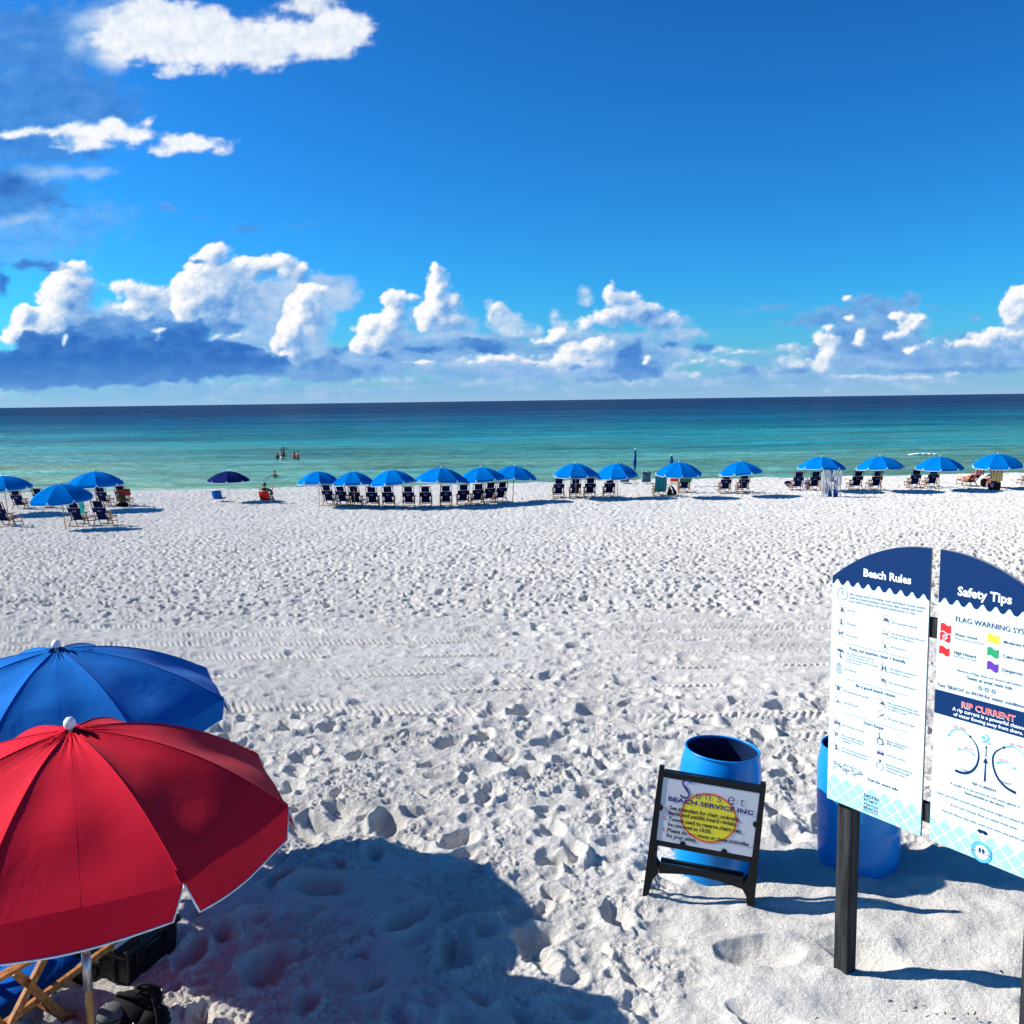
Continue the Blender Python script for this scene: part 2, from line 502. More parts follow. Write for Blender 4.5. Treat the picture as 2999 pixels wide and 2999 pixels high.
def sand_height(X, Y):
    x, y = X, Y
    near = 1 - smooth(9.0, 11.0, y + 0.5 * perlin(x * 0.4, y * 0.4, 40))
    band = smooth(10.2, 11.0, y + 0.5 * perlin(x * 0.3, y * 0.3, 41)) * (1 - smooth(15.3, 16.6, y + 0.8 * perlin(x * 0.25, y * 0.25, 42)))
    calm = smooth(0.55, 1.25, x + 0.35 * perlin(x * 1.1, y * 1.1, 43) - 0.25 * (y - 5.2)) * (1 - smooth(6.5, 7.3, y + 0.3 * perlin(x, y, 44)))
    far = smooth(15.5, 18.0, y)
    path = np.exp(-((x - (0.06 * y + 0.15 * np.sin(y * 0.7))) / (0.55 + 0.03 * y)) ** 2)       # trodden path to the water
    band_q = band * (1 - 0.75 * path)
    foot = 1 - 0.55 * band_q
    foot = foot * (1 - 0.93 * calm)
    wx = x + 0.06 * perlin(x * 2.6, y * 2.6, 45) + 0.016 * perlin(x * 9, y * 9, 47); wy = y + 0.06 * perlin(x * 2.6, y * 2.6, 46) + 0.016 * perlin(x * 9, y * 9, 48)
    z = 0.10 * fbm(x * 0.22, y * 0.22, 3, 50) * (1 - 0.5 * band)
    p1 = pits(wx, wy, 0.56, 1, 0.185, 0.115, 0.090, 0.6, 0.85)
    p2 = pits(wx + 9.3, wy - 4.1, 0.39, 2, 0.140, 0.082, 0.062, 0.6, 0.75)
    p3 = pits(wx + 3.7, wy + 7.7, 0.21, 3, 0.085, 0.06, 0.030)
    p4 = pits(wx - 5.1, wy + 2.9, 0.34, 4, 0.135, 0.075, 0.085, 0.25, 0.8)
    mid = smooth(15.0, 17.5, y) * (1 - 0.75 * smooth(28, 46, y))
    z = z + foot * ((p1 + 0.9 * p2) * (0.78 + 0.16 * near - 0.35 * mid) + 0.8 * p3 + 1.15 * mid * p4)
    # churned, crumbly sand close by; fresh prints are smooth inside
    clod = fbm(x * 3.6, y * 3.6, 6, 60, 0.54)
    z = z + 0.040 * near * (1 - 0.85 * calm) * clod + 0.016 * (1 - near) * (1 - 0.25 * band_q) * fbm(x * 6, y * 6, 4, 65, 0.6)
    open_ = smooth(-0.055, -0.015, p1 + p2)
    crumb = np.clip(fbm(x * 26, y * 26, 3, 66, 0.6) + 0.10, 0, 1) + 0.6 * bumps(x * 22 + 0.6 * perlin(x * 9, y * 9, 67), y * 22, 68) ** 2
    z = z + 0.026 * smooth(12.5, 9.0, y) * (1 - calm) * crumb * (0.25 + 0.75 * smooth(-0.25, 0.3, perlin(x * 1.7, y * 1.7, 69))) * (0.25 + 0.75 * open_)
    # soft wind-smoothed sand round the signs
    z = z + calm * (0.075 * fbm(x * 1.3 + 0.4 * y, y * 1.9, 3, 70, 0.42) + 0.030 * fbm(x * 3.3, y * 3.8, 2, 75) + 0.004 * fbm(x * 22, y * 22, 3, 76))
    z = z + calm * np.minimum(0.01, pits(wx + 1.9, wy + 2.2, 0.62, 6, 0.22, 0.13, 0.055, 0.6, 0.6))
    for (mx, my, mr_, mh) in ((1.46, 6.50, 0.42, 0.045), (2.49, 6.56, 0.42, 0.05), (1.88, 5.20, 0.16, 0.02), (0.86, 6.08, 0.14, 0.03), (1.53, 5.94, 0.14, 0.035)):
        z = z + mh * np.exp(-((x - mx) ** 2 + (y - my) ** 2) / mr_ ** 2) * (0.8 + 0.5 * perlin(x * 5, y * 5, 78))
    # tyre tracks along the beach
    for (c, sl_, wv, s0, x0, x1) in ((11.3, 0.010, 0.20, 0, -99, 99), (12.15, 0.012, 0.20, 1, -99, 99), (13.1, -0.008, 0.24, 2, -99, 99), (13.95, -0.006, 0.22, 3, -99, 99),
                                     (14.7, 0.014, 0.20, 4, -99, 99), (15.6, 0.016, 0.20, 5, -99, 99), (9.1, 0.10, 0.26, 6, 0.2, 99), (10.1, -0.13, 0.24, 7, -99, 0.4), (10.0, 0.055, 0.24, 8, 0.8, 99)):
        cc = c + sl_ * x + 0.10 * np.sin(x * 0.22 + c)
        v = (y - cc)
        m_ = np.exp(-(v / wv) ** 6) * smooth(x0, x0 + 1.2, x) * (1 - smooth(x1 - 1.2, x1, x)) * (1 - 0.7 * path) * smooth(-0.25, 0.15, perlin(x * 0.5, y * 0.5, 80 + s0) + 0.25)
        ch = (x / 0.085 + np.abs(v) * 6.0)
        tread = np.clip(np.sin(2 * math.pi * ch) * 1.8, -1, 1)
        z = z * (1 - 0.55 * m_) + m_ * (-0.026 + 0.0125 * tread * (0.5 + 0.5 * smooth(-0.3, 0.3, perlin(x * 1.3, y * 3.0, 99 + s0))))
        z = z + 0.034 * np.exp(-((np.abs(v) - wv - 0.09) / 0.06) ** 2) * (0.5 + 0.5 * perlin(x * 2.0, y * 2.0, 90 + s0)) * (1 - 0.6 * path) * smooth(x0, x0 + 1.2, x)
    return z

ys = sand_rows()
us = np.concatenate([-np.geomspace(60, 1.32, 18)[:-1], -np.linspace(1.30, 0.605, 70), np.linspace(-0.60, 0.60, 900), np.linspace(0.605, 1.30, 70), np.geomspace(1.32, 60, 18)[1:]])
YY = np.repeat(ys[:, None], len(us), 1)
spread = np.maximum(np.abs(YY), 4.05)
XX = us[None, :] * spread
inside = (np.abs(us)[None, :] < 0.9) & (YY > 3.9) & (YY < 70)
ZZ = ground0(XX, YY)
rel = np.zeros_like(ZZ)
jj = np.where(np.abs(us) < 1.5)[0]; ii = np.where((ys > 3.9) & (ys < 70))[0]
a0, a1, b0, b1 = ii[0], ii[-1] + 1, jj[0], jj[-1] + 1
rel[a0:a1, b0:b1] = sand_height(XX[a0:a1, b0:b1].astype(np.float32), YY[a0:a1, b0:b1].astype(np.float32))
# small heaps left by the swash on the crest
rel += 0.22 * np.exp(-((YY - 62) / 2.2) ** 2) * np.clip(fbm(XX * 0.35, YY * 0.35, 3, 95), 0, 1)
ZZ = ZZ + rel

m, t, out = nodes_of('white_quartz_sand')
geo = N(t, 'ShaderNodeNewGeometry')
n1 = N(t, 'ShaderNodeTexNoise'); n1.inputs['Scale'].default_value = 0.9; n1.inputs['Detail'].default_value = 4
n2 = N(t, 'ShaderNodeTexNoise'); n2.inputs['Scale'].default_value = 150; n2.inputs['Detail'].default_value = 3; n2.inputs['Roughness'].default_value = 0.65
n3 = N(t, 'ShaderNodeTexNoise'); n3.inputs['Scale'].default_value = 38; n3.inputs['Detail'].default_value = 5; n3.inputs['Roughness'].default_value = 0.65
for n in (n1, n2, n3): t.links.new(geo.outputs['Position'], n.inputs['Vector'])
rp = N(t, 'ShaderNodeValToRGB'); e = rp.color_ramp.elements
e[0].position = 0.3; e[0].color = (0.69, 0.66, 0.60, 1); e[1].position = 0.7; e[1].color = (0.80, 0.77, 0.705, 1)
t.links.new(n1.outputs['Fac'], rp.inputs[0])
sp_ = N(t, 'ShaderNodeMapRange'); sp_.inputs[1].default_value = 0.3; sp_.inputs[2].default_value = 0.7; sp_.inputs[3].default_value = 0.76; sp_.inputs[4].default_value = 1.12
t.links.new(n2.outputs['Fac'], sp_.inputs[0])
mu = N(t, 'ShaderNodeVectorMath', operation='SCALE')
t.links.new(rp.outputs[0], mu.inputs[0]); t.links.new(sp_.outputs[0], mu.inputs['Scale'])
b1n = N(t, 'ShaderNodeBump'); b1n.inputs['Strength'].default_value = 0.8; b1n.inputs['Distance'].default_value = 0.012
b2n = N(t, 'ShaderNodeBump'); b2n.inputs['Strength'].default_value = 0.9; b2n.inputs['Distance'].default_value = 0.032
t.links.new(n3.outputs['Fac'], b2n.inputs['Height']); t.links.new(n2.outputs['Fac'], b1n.inputs['Height']); t.links.new(b2n.outputs[0], b1n.inputs['Normal'])
bs = N(t, 'ShaderNodeBsdfDiffuse'); bs.inputs['Roughness'].default_value = 0.6
t.links.new(mu.outputs[0], bs.inputs[0]); t.links.new(b1n.outputs[0], bs.inputs['Normal'])
t.links.new(bs.outputs[0], out.inputs[0])
M['sand'] = m
tag(link('beach_sand', grid_mesh('beach_sand', XX, YY, ZZ), M['sand']), kind='structure')

# ------------------------------------------------------------------ sea
m, t, out = nodes_of('gulf_water')
geo = N(t, 'ShaderNodeNewGeometry'); sp = N(t, 'ShaderNodeSeparateXYZ'); t.links.new(geo.outputs['Position'], sp.inputs[0])
big = N(t, 'ShaderNodeMapping'); big.inputs['Scale'].default_value = (0.008, 0.022, 0.02)
t.links.new(geo.outputs['Position'], big.inputs[0])
nb = N(t, 'ShaderNodeTexNoise'); nb.inputs['Scale'].default_value = 1; nb.inputs['Detail'].default_value = 4
t.links.new(big.outputs[0], nb.inputs['Vector'])
lg = N(t, 'ShaderNodeMath', operation='LOGARITHM'); lg.inputs[1].default_value = 10
t.links.new(sp.outputs[1], lg.inputs[0])
ad = N(t, 'ShaderNodeMath', operation='MULTIPLY_ADD'); ad.inputs[1].default_value = 0.62; t.links.new(nb.outputs['Fac'], ad.inputs[0])
sb = N(t, 'ShaderNodeMath', operation='SUBTRACT'); sb.inputs[1].default_value = 0.31; t.links.new(lg.outputs[0], sb.inputs[0]); t.links.new(sb.outputs[0], ad.inputs[2])
mr = N(t, 'ShaderNodeMapRange'); mr.inputs[1].default_value = 1.8; mr.inputs[2].default_value = 2.95
t.links.new(ad.outputs[0], mr.inputs[0])
rp = N(t, 'ShaderNodeValToRGB'); e = rp.color_ramp.elements
stops = [(0.0, (0.19, 0.33, 0.23)), (0.12, (0.115, 0.33, 0.28)), (0.26, (0.036, 0.265, 0.28)), (0.40, (0.009, 0.185, 0.24)), (0.56, (0.006, 0.112, 0.19)), (0.72, (0.007, 0.066, 0.145)), (0.90, (0.008, 0.040, 0.105)), (1.0, (0.008, 0.032, 0.088))]
e[0].position, e[0].color = stops[0][0], (*stops[0][1], 1)
e[1].position, e[1].color = stops[-1][0], (*stops[-1][1], 1)
for p_, c_ in stops[1:-1]:
    k = e.new(p_); k.color = (*c_, 1)
t.links.new(mr.outputs[0], rp.inputs[0])
st = N(t, 'ShaderNodeMapping'); st.inputs['Scale'].default_value = (0.045, 0.30, 1)
t.links.new(geo.outputs['Position'], st.inputs[0])
sn = N(t, 'ShaderNodeTexNoise'); sn.inputs['Scale'].default_value = 1.0; sn.inputs['Detail'].default_value = 5; sn.inputs['Distortion'].default_value = 0.8
t.links.new(st.outputs[0], sn.inputs['Vector'])
sr = N(t, 'ShaderNodeMapRange'); sr.inputs[1].default_value = 0.48; sr.inputs[2].default_value = 0.70; sr.inputs[3].default_value = 0.0; sr.inputs[4].default_value = 0.62
t.links.new(sn.outputs['Fac'], sr.inputs[0])
nearf = N(t, 'ShaderNodeMapRange'); nearf.inputs[1].default_value = 90; nearf.inputs[2].default_value = 260; nearf.inputs[3].default_value = 1.0; nearf.inputs[4].default_value = 0.0
t.links.new(sp.outputs[1], nearf.inputs[0])
nm = N(t, 'ShaderNodeMath', operation='MULTIPLY'); t.links.new(sr.outputs[0], nm.inputs[0]); t.links.new(nearf.outputs[0], nm.inputs[1])
prev = rp.outputs[0]
for (sx_, sy_, lo_, hi_) in ((0.30, 1.6, 0.72, 1.22), (0.05, 0.26, 0.64, 1.32), (0.010, 0.045, 0.66, 1.30), (0.0025, 0.009, 0.75, 1.25)):
    mpx = N(t, 'ShaderNodeMapping'); mpx.inputs['Scale'].default_value = (sx_, sy_, 1); t.links.new(geo.outputs['Position'], mpx.inputs[0])
    nx_ = N(t, 'ShaderNodeTexNoise'); nx_.inputs['Scale'].default_value = 1.0; nx_.inputs['Detail'].default_value = 4; nx_.inputs['Roughness'].default_value = 0.65; nx_.inputs['Distortion'].default_value = 0.5
    t.links.new(mpx.outputs[0], nx_.inputs['Vector'])
    rg_ = N(t, 'ShaderNodeMapRange'); rg_.inputs[1].default_value = 0.32; rg_.inputs[2].default_value = 0.68; rg_.inputs[3].default_value = lo_; rg_.inputs[4].default_value = hi_
    t.links.new(nx_.outputs['Fac'], rg_.inputs[0])
    sc_ = N(t, 'ShaderNodeVectorMath', operation='SCALE'); t.links.new(prev, sc_.inputs[0]); t.links.new(rg_.outputs[0], sc_.inputs['Scale']); prev = sc_.outputs[0]
olive = N(t, 'ShaderNodeMix', data_type='RGBA'); olive.inputs[7].default_value = (0.115, 0.20, 0.085, 1)
t.links.new(nm.outputs[0], olive.inputs[0]); t.links.new(prev, olive.inputs[6])
w1 = N(t, 'ShaderNodeMapping'); w1.inputs['Scale'].default_value = (0.35, 1.1, 1)
t.links.new(geo.outputs['Position'], w1.inputs[0])
wn = N(t, 'ShaderNodeTexNoise'); wn.inputs['Scale'].default_value = 1.0; wn.inputs['Detail'].default_value = 6; wn.inputs['Roughness'].default_value = 0.6
t.links.new(w1.outputs[0], wn.inputs['Vector'])
bp = N(t, 'ShaderNodeBump'); bp.inputs['Strength'].default_value = 1.0; bp.inputs['Distance'].default_value = 1.0
t.links.new(wn.outputs['Fac'], bp.inputs['Height'])
df = N(t, 'ShaderNodeBsdfDiffuse'); gl = N(t, 'ShaderNodeBsdfGlossy'); gl.inputs['Roughness'].default_value = 0.16
t.links.new(olive.outputs[2], df.inputs[0]); t.links.new(bp.outputs[0], df.inputs['Normal']); t.links.new(bp.outputs[0], gl.inputs['Normal'])
ms = N(t, 'ShaderNodeMixShader'); ms.inputs[0].default_value = 0.13
t.links.new(df.outputs[0], ms.inputs[1]); t.links.new(gl.outputs[0], ms.inputs[2]); t.links.new(ms.outputs[0], out.inputs[0])
M['sea'] = m

def sea_height(X, Y):
    x, y = X, Y
    fade = 1 - smooth(250, 600, y)
    wx = x + 4 * perlin(x * 0.05, y * 0.05, 20)
    z = 0.16 * fbm(wx * 0.035, y * 0.15, 3, 21, 0.5) + 0.07 * fbm(wx * 0.12, y * 0.42, 3, 25, 0.55)
    # low swell lines running along the shore
    for c, xc, L, amp, wd in ((77, 8, 16, 0.20, 1.3), (80.5, -20, 14, 0.18, 1.2), (84, 26, 16, 0.24, 1.2), (88, -4, 18, 0.22, 1.4), (86, 45, 20, 0.26, 1.3), (94, 14, 20, 0.24, 1.5), (99, -22, 22, 0.30, 1.6), (108, 30, 26, 0.26, 1.8),
                              (118, -8, 30, 0.26, 2.0), (131, 20, 40, 0.28, 2.4), (150, -30, 50, 0.3, 2.8), (175, 10, 60, 0.32, 3.5), (205, 60, 60, 0.32, 4), (240, -60, 60, 0.32, 5)):
        v = y - c - 0.02 * (x - xc) - 0.8 * np.sin(x * 0.13 + c)
        z = z + amp * np.exp(-((x - xc) / L) ** 4) * np.exp(-np.abs(v / wd) ** 1.7) * (0.6 + 0.4 * perlin(x * 0.12, y * 0.02, int(c)))
    return z * fade

sy = np.concatenate([np.array([60, 66]), np.arange(69, 125, 0.27), np.geomspace(125, 600, 160), np.geomspace(630, 34000, 22)])
su = np.concatenate([-np.geomspace(20, 0.74, 14)[:-1], np.linspace(-0.72, 0.72, 330), np.geomspace(0.74, 20, 14)[1:]])
SY = np.repeat(sy[:, None], len(su), 1); SX = su[None, :] * SY
SZ = sea_height(SX.astype(np.float32), SY.astype(np.float32))
tag(link('sea', grid_mesh('sea', SX, SY, SZ), M['sea']), kind='structure')

# ------------------------------------------------------------------ clouds: a far dome section, cover and light computed from cloud masses
def lin(r, g, b):
    f = lambda c: (c / 255 / 12.92) if c <= 10 else ((c / 255 + 0.055) / 1.055) ** 2.4
    return (f(r), f(g), f(b))

AZ, EL = np.linspace(R(-36), R(36), 900), np.concatenate([[R(-0.4)], np.linspace(R(-0.05), R(9.6), 220), np.linspace(R(9.7), R(27), 150)])
AA, EE = np.meshgrid(AZ, EL)
_D = np.stack([np.sin(AA) * np.cos(EE), np.cos(AA) * np.cos(EE), np.sin(EE)], -1)
_zz = _D @ _f
PX = (HALF_PX + FOCAL_PX * (_D @ _r) / _zz).astype(np.float32)
PY = (HALF_PX - FOCAL_PX * (_D @ _u) / _zz).astype(np.float32)
HOR = 1194 - 0.0140 * PX                     # horizon line

COVER = np.zeros(PX.shape, np.float32); LIT = np.zeros(PX.shape, np.float32); GRAIN = np.zeros(PX.shape, np.float32)

def part_of(blobs, pad):
    """rows and columns of the dome that a set of masses can reach"""
    x0 = min(b[0] - b[2] for b in blobs) - pad; x1 = max(b[0] + b[2] for b in blobs) + pad
    y0 = min(b[1] - b[3] for b in blobs) - pad; y1 = max(b[1] + b[3] for b in blobs) + pad
    hit = (PX > x0) & (PX < x1) & (PY > y0) & (PY < y1)
    r_ = np.where(hit.any(1))[0]; c_ = np.where(hit.any(0))[0]
    if len(r_) < 4 or len(c_) < 4: return None
    return slice(r_[0], r_[-1] + 1), slice(c_[0], c_[-1] + 1)

def over(alpha, lit, sl=(slice(None), slice(None)), grain=0.0):
    GRAIN[sl] = grain * alpha + GRAIN[sl] * (1 - alpha)
    LIT[sl] = lit * alpha + LIT[sl] * (1 - alpha)
    COVER[sl] = alpha + COVER[sl] * (1 - alpha)

def mass(blobs, x, y, warp=10, wsc=60, k=9.0):
    wx = x + warp * fbm(x / wsc, y / wsc, 4, 100); wy = y + warp * fbm(x / wsc + 31, y / wsc + 17, 4, 105)
    s = np.full(x.shape, 1e-6, np.float32)
    for cx, cy, rx, ry in blobs:
        m_ = min(rx, ry); e_ = 1 + 7 * k / m_
        near = (np.abs(wx - cx) < rx * e_) & (np.abs(wy - cy) < ry * e_)
        if not near.any(): continue
        g = (1 - np.sqrt(((wx[near] - cx) / rx) ** 2 + ((wy[near] - cy) / ry) ** 2)) * m_
        s[near] += np.exp(np.clip(g / k, -12, 12))
    return k * np.log(s)

def shift(a, dpx, dpy):
    # value of a at (px + dpx, py + dpy); a column is about 3.6 px wide, a row about 2.1 px high
    c = int(round(dpx / 3.9)); r_ = -int(round(dpy / 2.15))
    return np.roll(np.roll(a, -c, 1), -r_, 0)

def blur(a, n):
    for _ in range(2):
        for ax, k in ((0, n), (1, max(1, n * 2 // 3))):
            p = np.pad(a, [(k, k) if i == ax else (0, 0) for i in (0, 1)], mode='edge')
            c = np.cumsum(p, ax)
            c = np.concatenate([np.zeros_like(np.take(c, [0], ax)), c], ax)
            w = 2 * k + 1
            a = (np.take(c, range(w, c.shape[ax]), ax) - np.take(c, range(0, c.shape[ax] - w), ax)) / w
    return a

_dcol = np.gradient(PX, axis=1); _drow = np.gradient(PY, axis=0)

def cumulus(blobs, edge=8, billow=1.0, lift=0.0, gain=1.0, soft=0.0, warp=12, amax=1.0, occl=1.0, bs=30, lee=36):
    sl = part_of(blobs, 45)
    if sl is None: return
    x, y = PX[sl], PY[sl]
    f = mass(blobs, x, y, warp, 60, 6.0)
    qx = x + 9 * fbm(x / 26, y / 26, 3, 115); qy = y + 9 * fbm(x / 26 + 9, y / 26 + 5, 3, 118)
    b1 = bumps(qx / (bs * 1.5), qy / (bs * 1.35), 3); b2 = bumps(qx / (bs * 0.7), qy / (bs * 0.65), 4); b3 = bumps(qx / (bs * 0.34), qy / (bs * 0.32), 5)
    b = 0.5 * b1 + 0.32 * b2 + 0.22 * b3
    f2 = f + billow * 20 * (b - 0.52) + soft * 22 * fbm(x / 70, y / 50, 5, 110, 0.6)
    # broad form: which side faces the sun (left, above)
    H = blur(8.0 * np.sqrt(np.clip(f + billow * 8 * (b1 - 0.5), -8, 200) + 9), 4)
    HX = np.gradient(H, axis=1) / _dcol[sl]; HY = np.gradient(H, axis=0) / _drow[sl]
    NL = (0.80 * HX + 0.48 * HY + 0.02) / np.sqrt(HX * HX + HY * HY + 0.25)
    side = 1 - smooth(-0.75, 0.25, NL)
    ed = edge + 3 + lee * side
    alpha = smooth(0, 1, (f2 + 0.12 * ed * side + 7 * side * fbm(x / 30, y / 24, 4, 112)) / ed) * amax
    h = billow * (13 * b1 + 9 * b2 + 5 * b3)
    hx = np.gradient(h, axis=1) / _dcol[sl]; hy = np.gradient(h, axis=0) / _drow[sl]
    fine = (0.74 * hx + 0.56 * hy) / np.sqrt(hx * hx + hy * hy + 1.2)
    acc = 0
    for d in (10, 22, 40, 62, 90):
        acc = acc + np.clip(shift(f, -0.8 * d, -0.6 * d), 0, 40)
    under = np.exp(-occl * acc / 48.0)
    lit = np.clip(lift + gain * (0.20 + 0.40 * smooth(-0.7, 0.75, NL) + 0.36 * under + 0.22 * fine * (0.35 + 0.65 * under) + 0.26 * (b - 0.5) + 0.16 * fbm(x / 70, y / 70, 3, 119)), 0, 1)
    over(alpha.astype(np.float32), lit.astype(np.float32), sl, 1.0)

def dark(blobs, a=0.8, lit=0.05, edge=16, rough=9, warp=14):
    sl = part_of(blobs, 60 + rough)
    if sl is None: return
    x, y = PX[sl], PY[sl]
    f = mass(blobs, x, y, warp, 50) + rough * fbm(x / 42, y / 26, 5, 120, 0.55)
    over(smooth(0, edge, f) * a, np.clip(lit + (0.15 + 0.22 * lit) * fbm(x / 75, y / 40, 5, 125, 0.6) + 0.14 * np.exp(-np.clip(f, 0, 60) / 14.0) + 0.16 * (0.5 - (y - y.min()) / (np.ptp(y) + 1)), 0, 1), sl, 0.55 if edge < 24 else 0.12)

def wisp(blobs, a=0.9, lit=0.95, edge=20, warp=26, str_=18):
    sl = part_of(blobs, 60)
    if sl is None: return
    x, y = PX[sl], PY[sl]
    f = mass(blobs, x, y, warp, 90) + str_ * fbm(x / 95 + 0.3 * y / 60, y / 34, 6, 130, 0.6)
    over(smooth(-1, edge, f) * a, np.clip(lit + 0.12 * fbm(x / 80, y / 50, 4, 135), 0, 1), sl, 0.6 if edge < 36 else 0.15)

# pale haze low over the sea, thin grey veil high on the left
hz = np.clip((HOR - PY) / 420, 0, 1)
over(0.85 * (1 - hz) ** 3.0, 0.44 * np.ones_like(PX))
dark([(120, 120, 330, 140), (110, 330, 330, 190), (40, 560, 200, 130), (300, 290, 190, 70), (330, 60, 120, 80)], 0.72, 0.17, 75, 34, 60)
dark([(90, 690, 230, 120), (260, 640, 190, 80)], 0.48, 0.36, 80, 30, 60)
wisp([(140, 505, 120, 40), (270, 505, 100, 30), (60, 640, 120, 30)], 0.6, 0.62, 37)
dark([(20, 545, 90, 46), (140, 582, 66, 20), (200, 600, 90, 12)], 0.85, 0.05, 26)
dark([(490, 608, 48, 18), (590, 641, 28, 8), (720, 668, 60, 13), (890, 656, 56, 7), (640, 700, 40, 7), (430, 755, 30, 8)], 0.62, 0.14, 12, 6)
# big bright cloud at the top
wisp([(330, 150, 100, 80), (290, 60, 130, 70), (420, 20, 120, 50), (240, 130, 60, 60)], 0.62, 0.74, 60)
TOP = [(400, 100, 150, 100), (560, 110, 190, 105), (520, 195, 60, 36), (700, 130, 190, 84), (860, 115, 170, 74), (980, 95, 105, 88), (1045, 90, 56, 60), (905, 10, 100, 42), (780, 185, 80, 36), (450, 30, 120, 60)]
wisp(TOP, 0.97, 0.86, 34, 34, 30)
wisp([(420, 70, 130, 50), (980, 60, 90, 50), (620, 170, 130, 40), (840, 90, 160, 34), (560, 90, 120, 40)], 0.60, 0.97, 70, 30, 26)
wisp([(700, 55, 110, 22), (860, 160, 120, 24), (520, 120, 80, 26), (960, 130, 60, 20)], 0.42, 0.64, 50, 30, 22)
# torn white scraps below it
wisp([(32, 392, 42, 14), (130, 384, 60, 10), (190, 380, 60, 12), (240, 392, 70, 18), (330, 368, 56, 26), (290, 395, 70, 20), (400, 398, 60, 16), (215, 432, 58, 8), (270, 420, 40, 9), (428, 352, 24, 9), (555, 420, 80, 26), (640, 406, 50, 6), (655, 444, 40, 10), (480, 440, 50, 14)], 0.95, 0.97, 13, 22, 15)
# rows of small far clouds near the horizon
rr = np.random.RandomState(5)
dark([(x + rr.uniform(-30, 30), 1194 - 0.014 * x - rr.uniform(40, 150), rr.uniform(60, 190), rr.uniform(5, 16)) for x in rr.uniform(0, 3000, 60)], 0.40, 0.42, 14, 7, 10)
small = []
for i in range(230):
    x = rr.uniform(-100, 3100); k = rr.beta(1.1, 1.4)
    up = 12 + 150 * k
    w_ = rr.uniform(9, 30) * (0.5 + 0.9 * k)
    small.append((x, 1194 - 0.014 * x - up, w_, rr.uniform(3.5, 8) * (0.5 + 1.3 * k)))
cumulus(small, 6, 0.45, 0.10, 0.72, 0.25, 6, 0.66, 0.35, 16, 8)
dark([(x + rr.uniform(-30, 30), 1194 - 0.014 * x - rr.uniform(20, 120), rr.uniform(30, 110), rr.uniform(3, 8)) for x in rr.uniform(0, 3000, 50)], 0.42, 0.26, 9, 5, 8)
# broad grey-blue bodies that tie the heaps together
dark([(1150, 1040, 150, 70), (1300, 1020, 150, 60), (1450, 1010, 130, 60), (1560, 1060, 170, 60), (1700, 1030, 170, 70), (1860, 1040, 170, 70), (1990, 1000, 80, 36), (1400, 1090, 330, 34), (1800, 1100, 240, 24), (1030, 1075, 90, 40)], 0.86, 0.38, 26, 20, 24)
dark([(2560, 1010, 190, 90), (2440, 1050, 110, 50), (2700, 1050, 150, 50), (2900, 1030, 190, 60), (2620, 930, 110, 50), (2330, 1075, 100, 26)], 0.82, 0.34, 26, 20, 24)
dark([(960, 850, 110, 60), (1010, 880, 50, 40), (880, 880, 100, 70), (800, 900, 140, 90), (740, 960, 150, 90), (690, 1020, 140, 70), (860, 1020, 120, 70), (430, 930, 190, 60), (300, 960, 150, 70), (950, 1050, 120, 50)], 0.88, 0.50, 30, 18, 24)

# left mass: bright towers over a dark shaded base
cumulus([(218, 795, 46, 30), (205, 830, 74, 40), (195, 880, 86, 56), (185, 935, 80, 62), (255, 838, 30, 40), (268, 870, 22, 22), (75, 930, 42, 40), (110, 975, 74, 46), (200, 985, 90, 56), (45, 985, 40, 30)], 5, 1.0, 0.02, 1.0)
dark([(250, 930, 50, 50), (300, 955, 60, 40), (235, 880, 26, 14)], 0.65, 0.40, 30, 10)
cumulus([(355, 838, 40, 12), (385, 850, 60, 20), (440, 866, 74, 30), (500, 885, 60, 34), (410, 900, 70, 24), (440, 925, 50, 24), (530, 905, 50, 30)], 9, 0.9, 0.0, 0.95, 0.4)
cumulus([(638, 738, 34, 30), (620, 760, 46, 36), (595, 800, 58, 46), (560, 845, 60, 50), (600, 870, 90, 70), (650, 850, 100, 84), (720, 775, 40, 22), (760, 790, 60, 36), (820, 768, 42, 30), (845, 790, 36, 30), (880, 805, 34, 34), (700, 870, 100, 60), (560, 905, 60, 36), (620, 930, 90, 30), (700, 925, 70, 24)], 6, 1.0, 0.04, 1.0)
dark([(800, 850, 80, 50), (760, 900, 90, 50), (700, 820, 30, 22), (880, 850, 46, 34)], 0.62, 0.58, 40, 14)
cumulus([(910, 848, 34, 20), (935, 858, 40, 24), (890, 890, 56, 36), (905, 925, 60, 50), (870, 960, 52, 44), (850, 1000, 50, 44), (860, 1040, 60, 42), (915, 970, 50, 50)], 6, 1.0, 0.04, 0.97)
dark([(960, 930, 36, 60), (930, 1000, 46, 50), (960, 870, 30, 30)], 0.6, 0.55, 30, 12)
dark([(330, 970, 120, 60), (520, 985, 130, 52), (640, 955, 60, 26), (690, 960, 40, 20), (300, 1010, 130, 50), (430, 960, 60, 30)], 0.85, 0.17, 18, 16)
dark([(60, 1085, 150, 66), (190, 1045, 150, 76), (360, 1045, 190, 66), (90, 995, 40, 34), (210, 985, 40, 30), (520, 1050, 180, 60), (575, 965, 50, 34), (500, 985, 50, 34), (340, 1112, 240, 26), (650, 1040, 130, 50), (660, 1085, 160, 20), (780, 1060, 90, 30)], 0.96, 0.02, 12, 13)
dark([(930, 1085, 60, 34), (1000, 1025, 38, 16), (840, 1095, 140, 22), (760, 1035, 50, 12), (820, 1020, 30, 10), (1010, 1095, 90, 26), (1090, 1080, 60, 16), (960, 1060, 40, 30)], 0.78, 0.14, 14, 11)
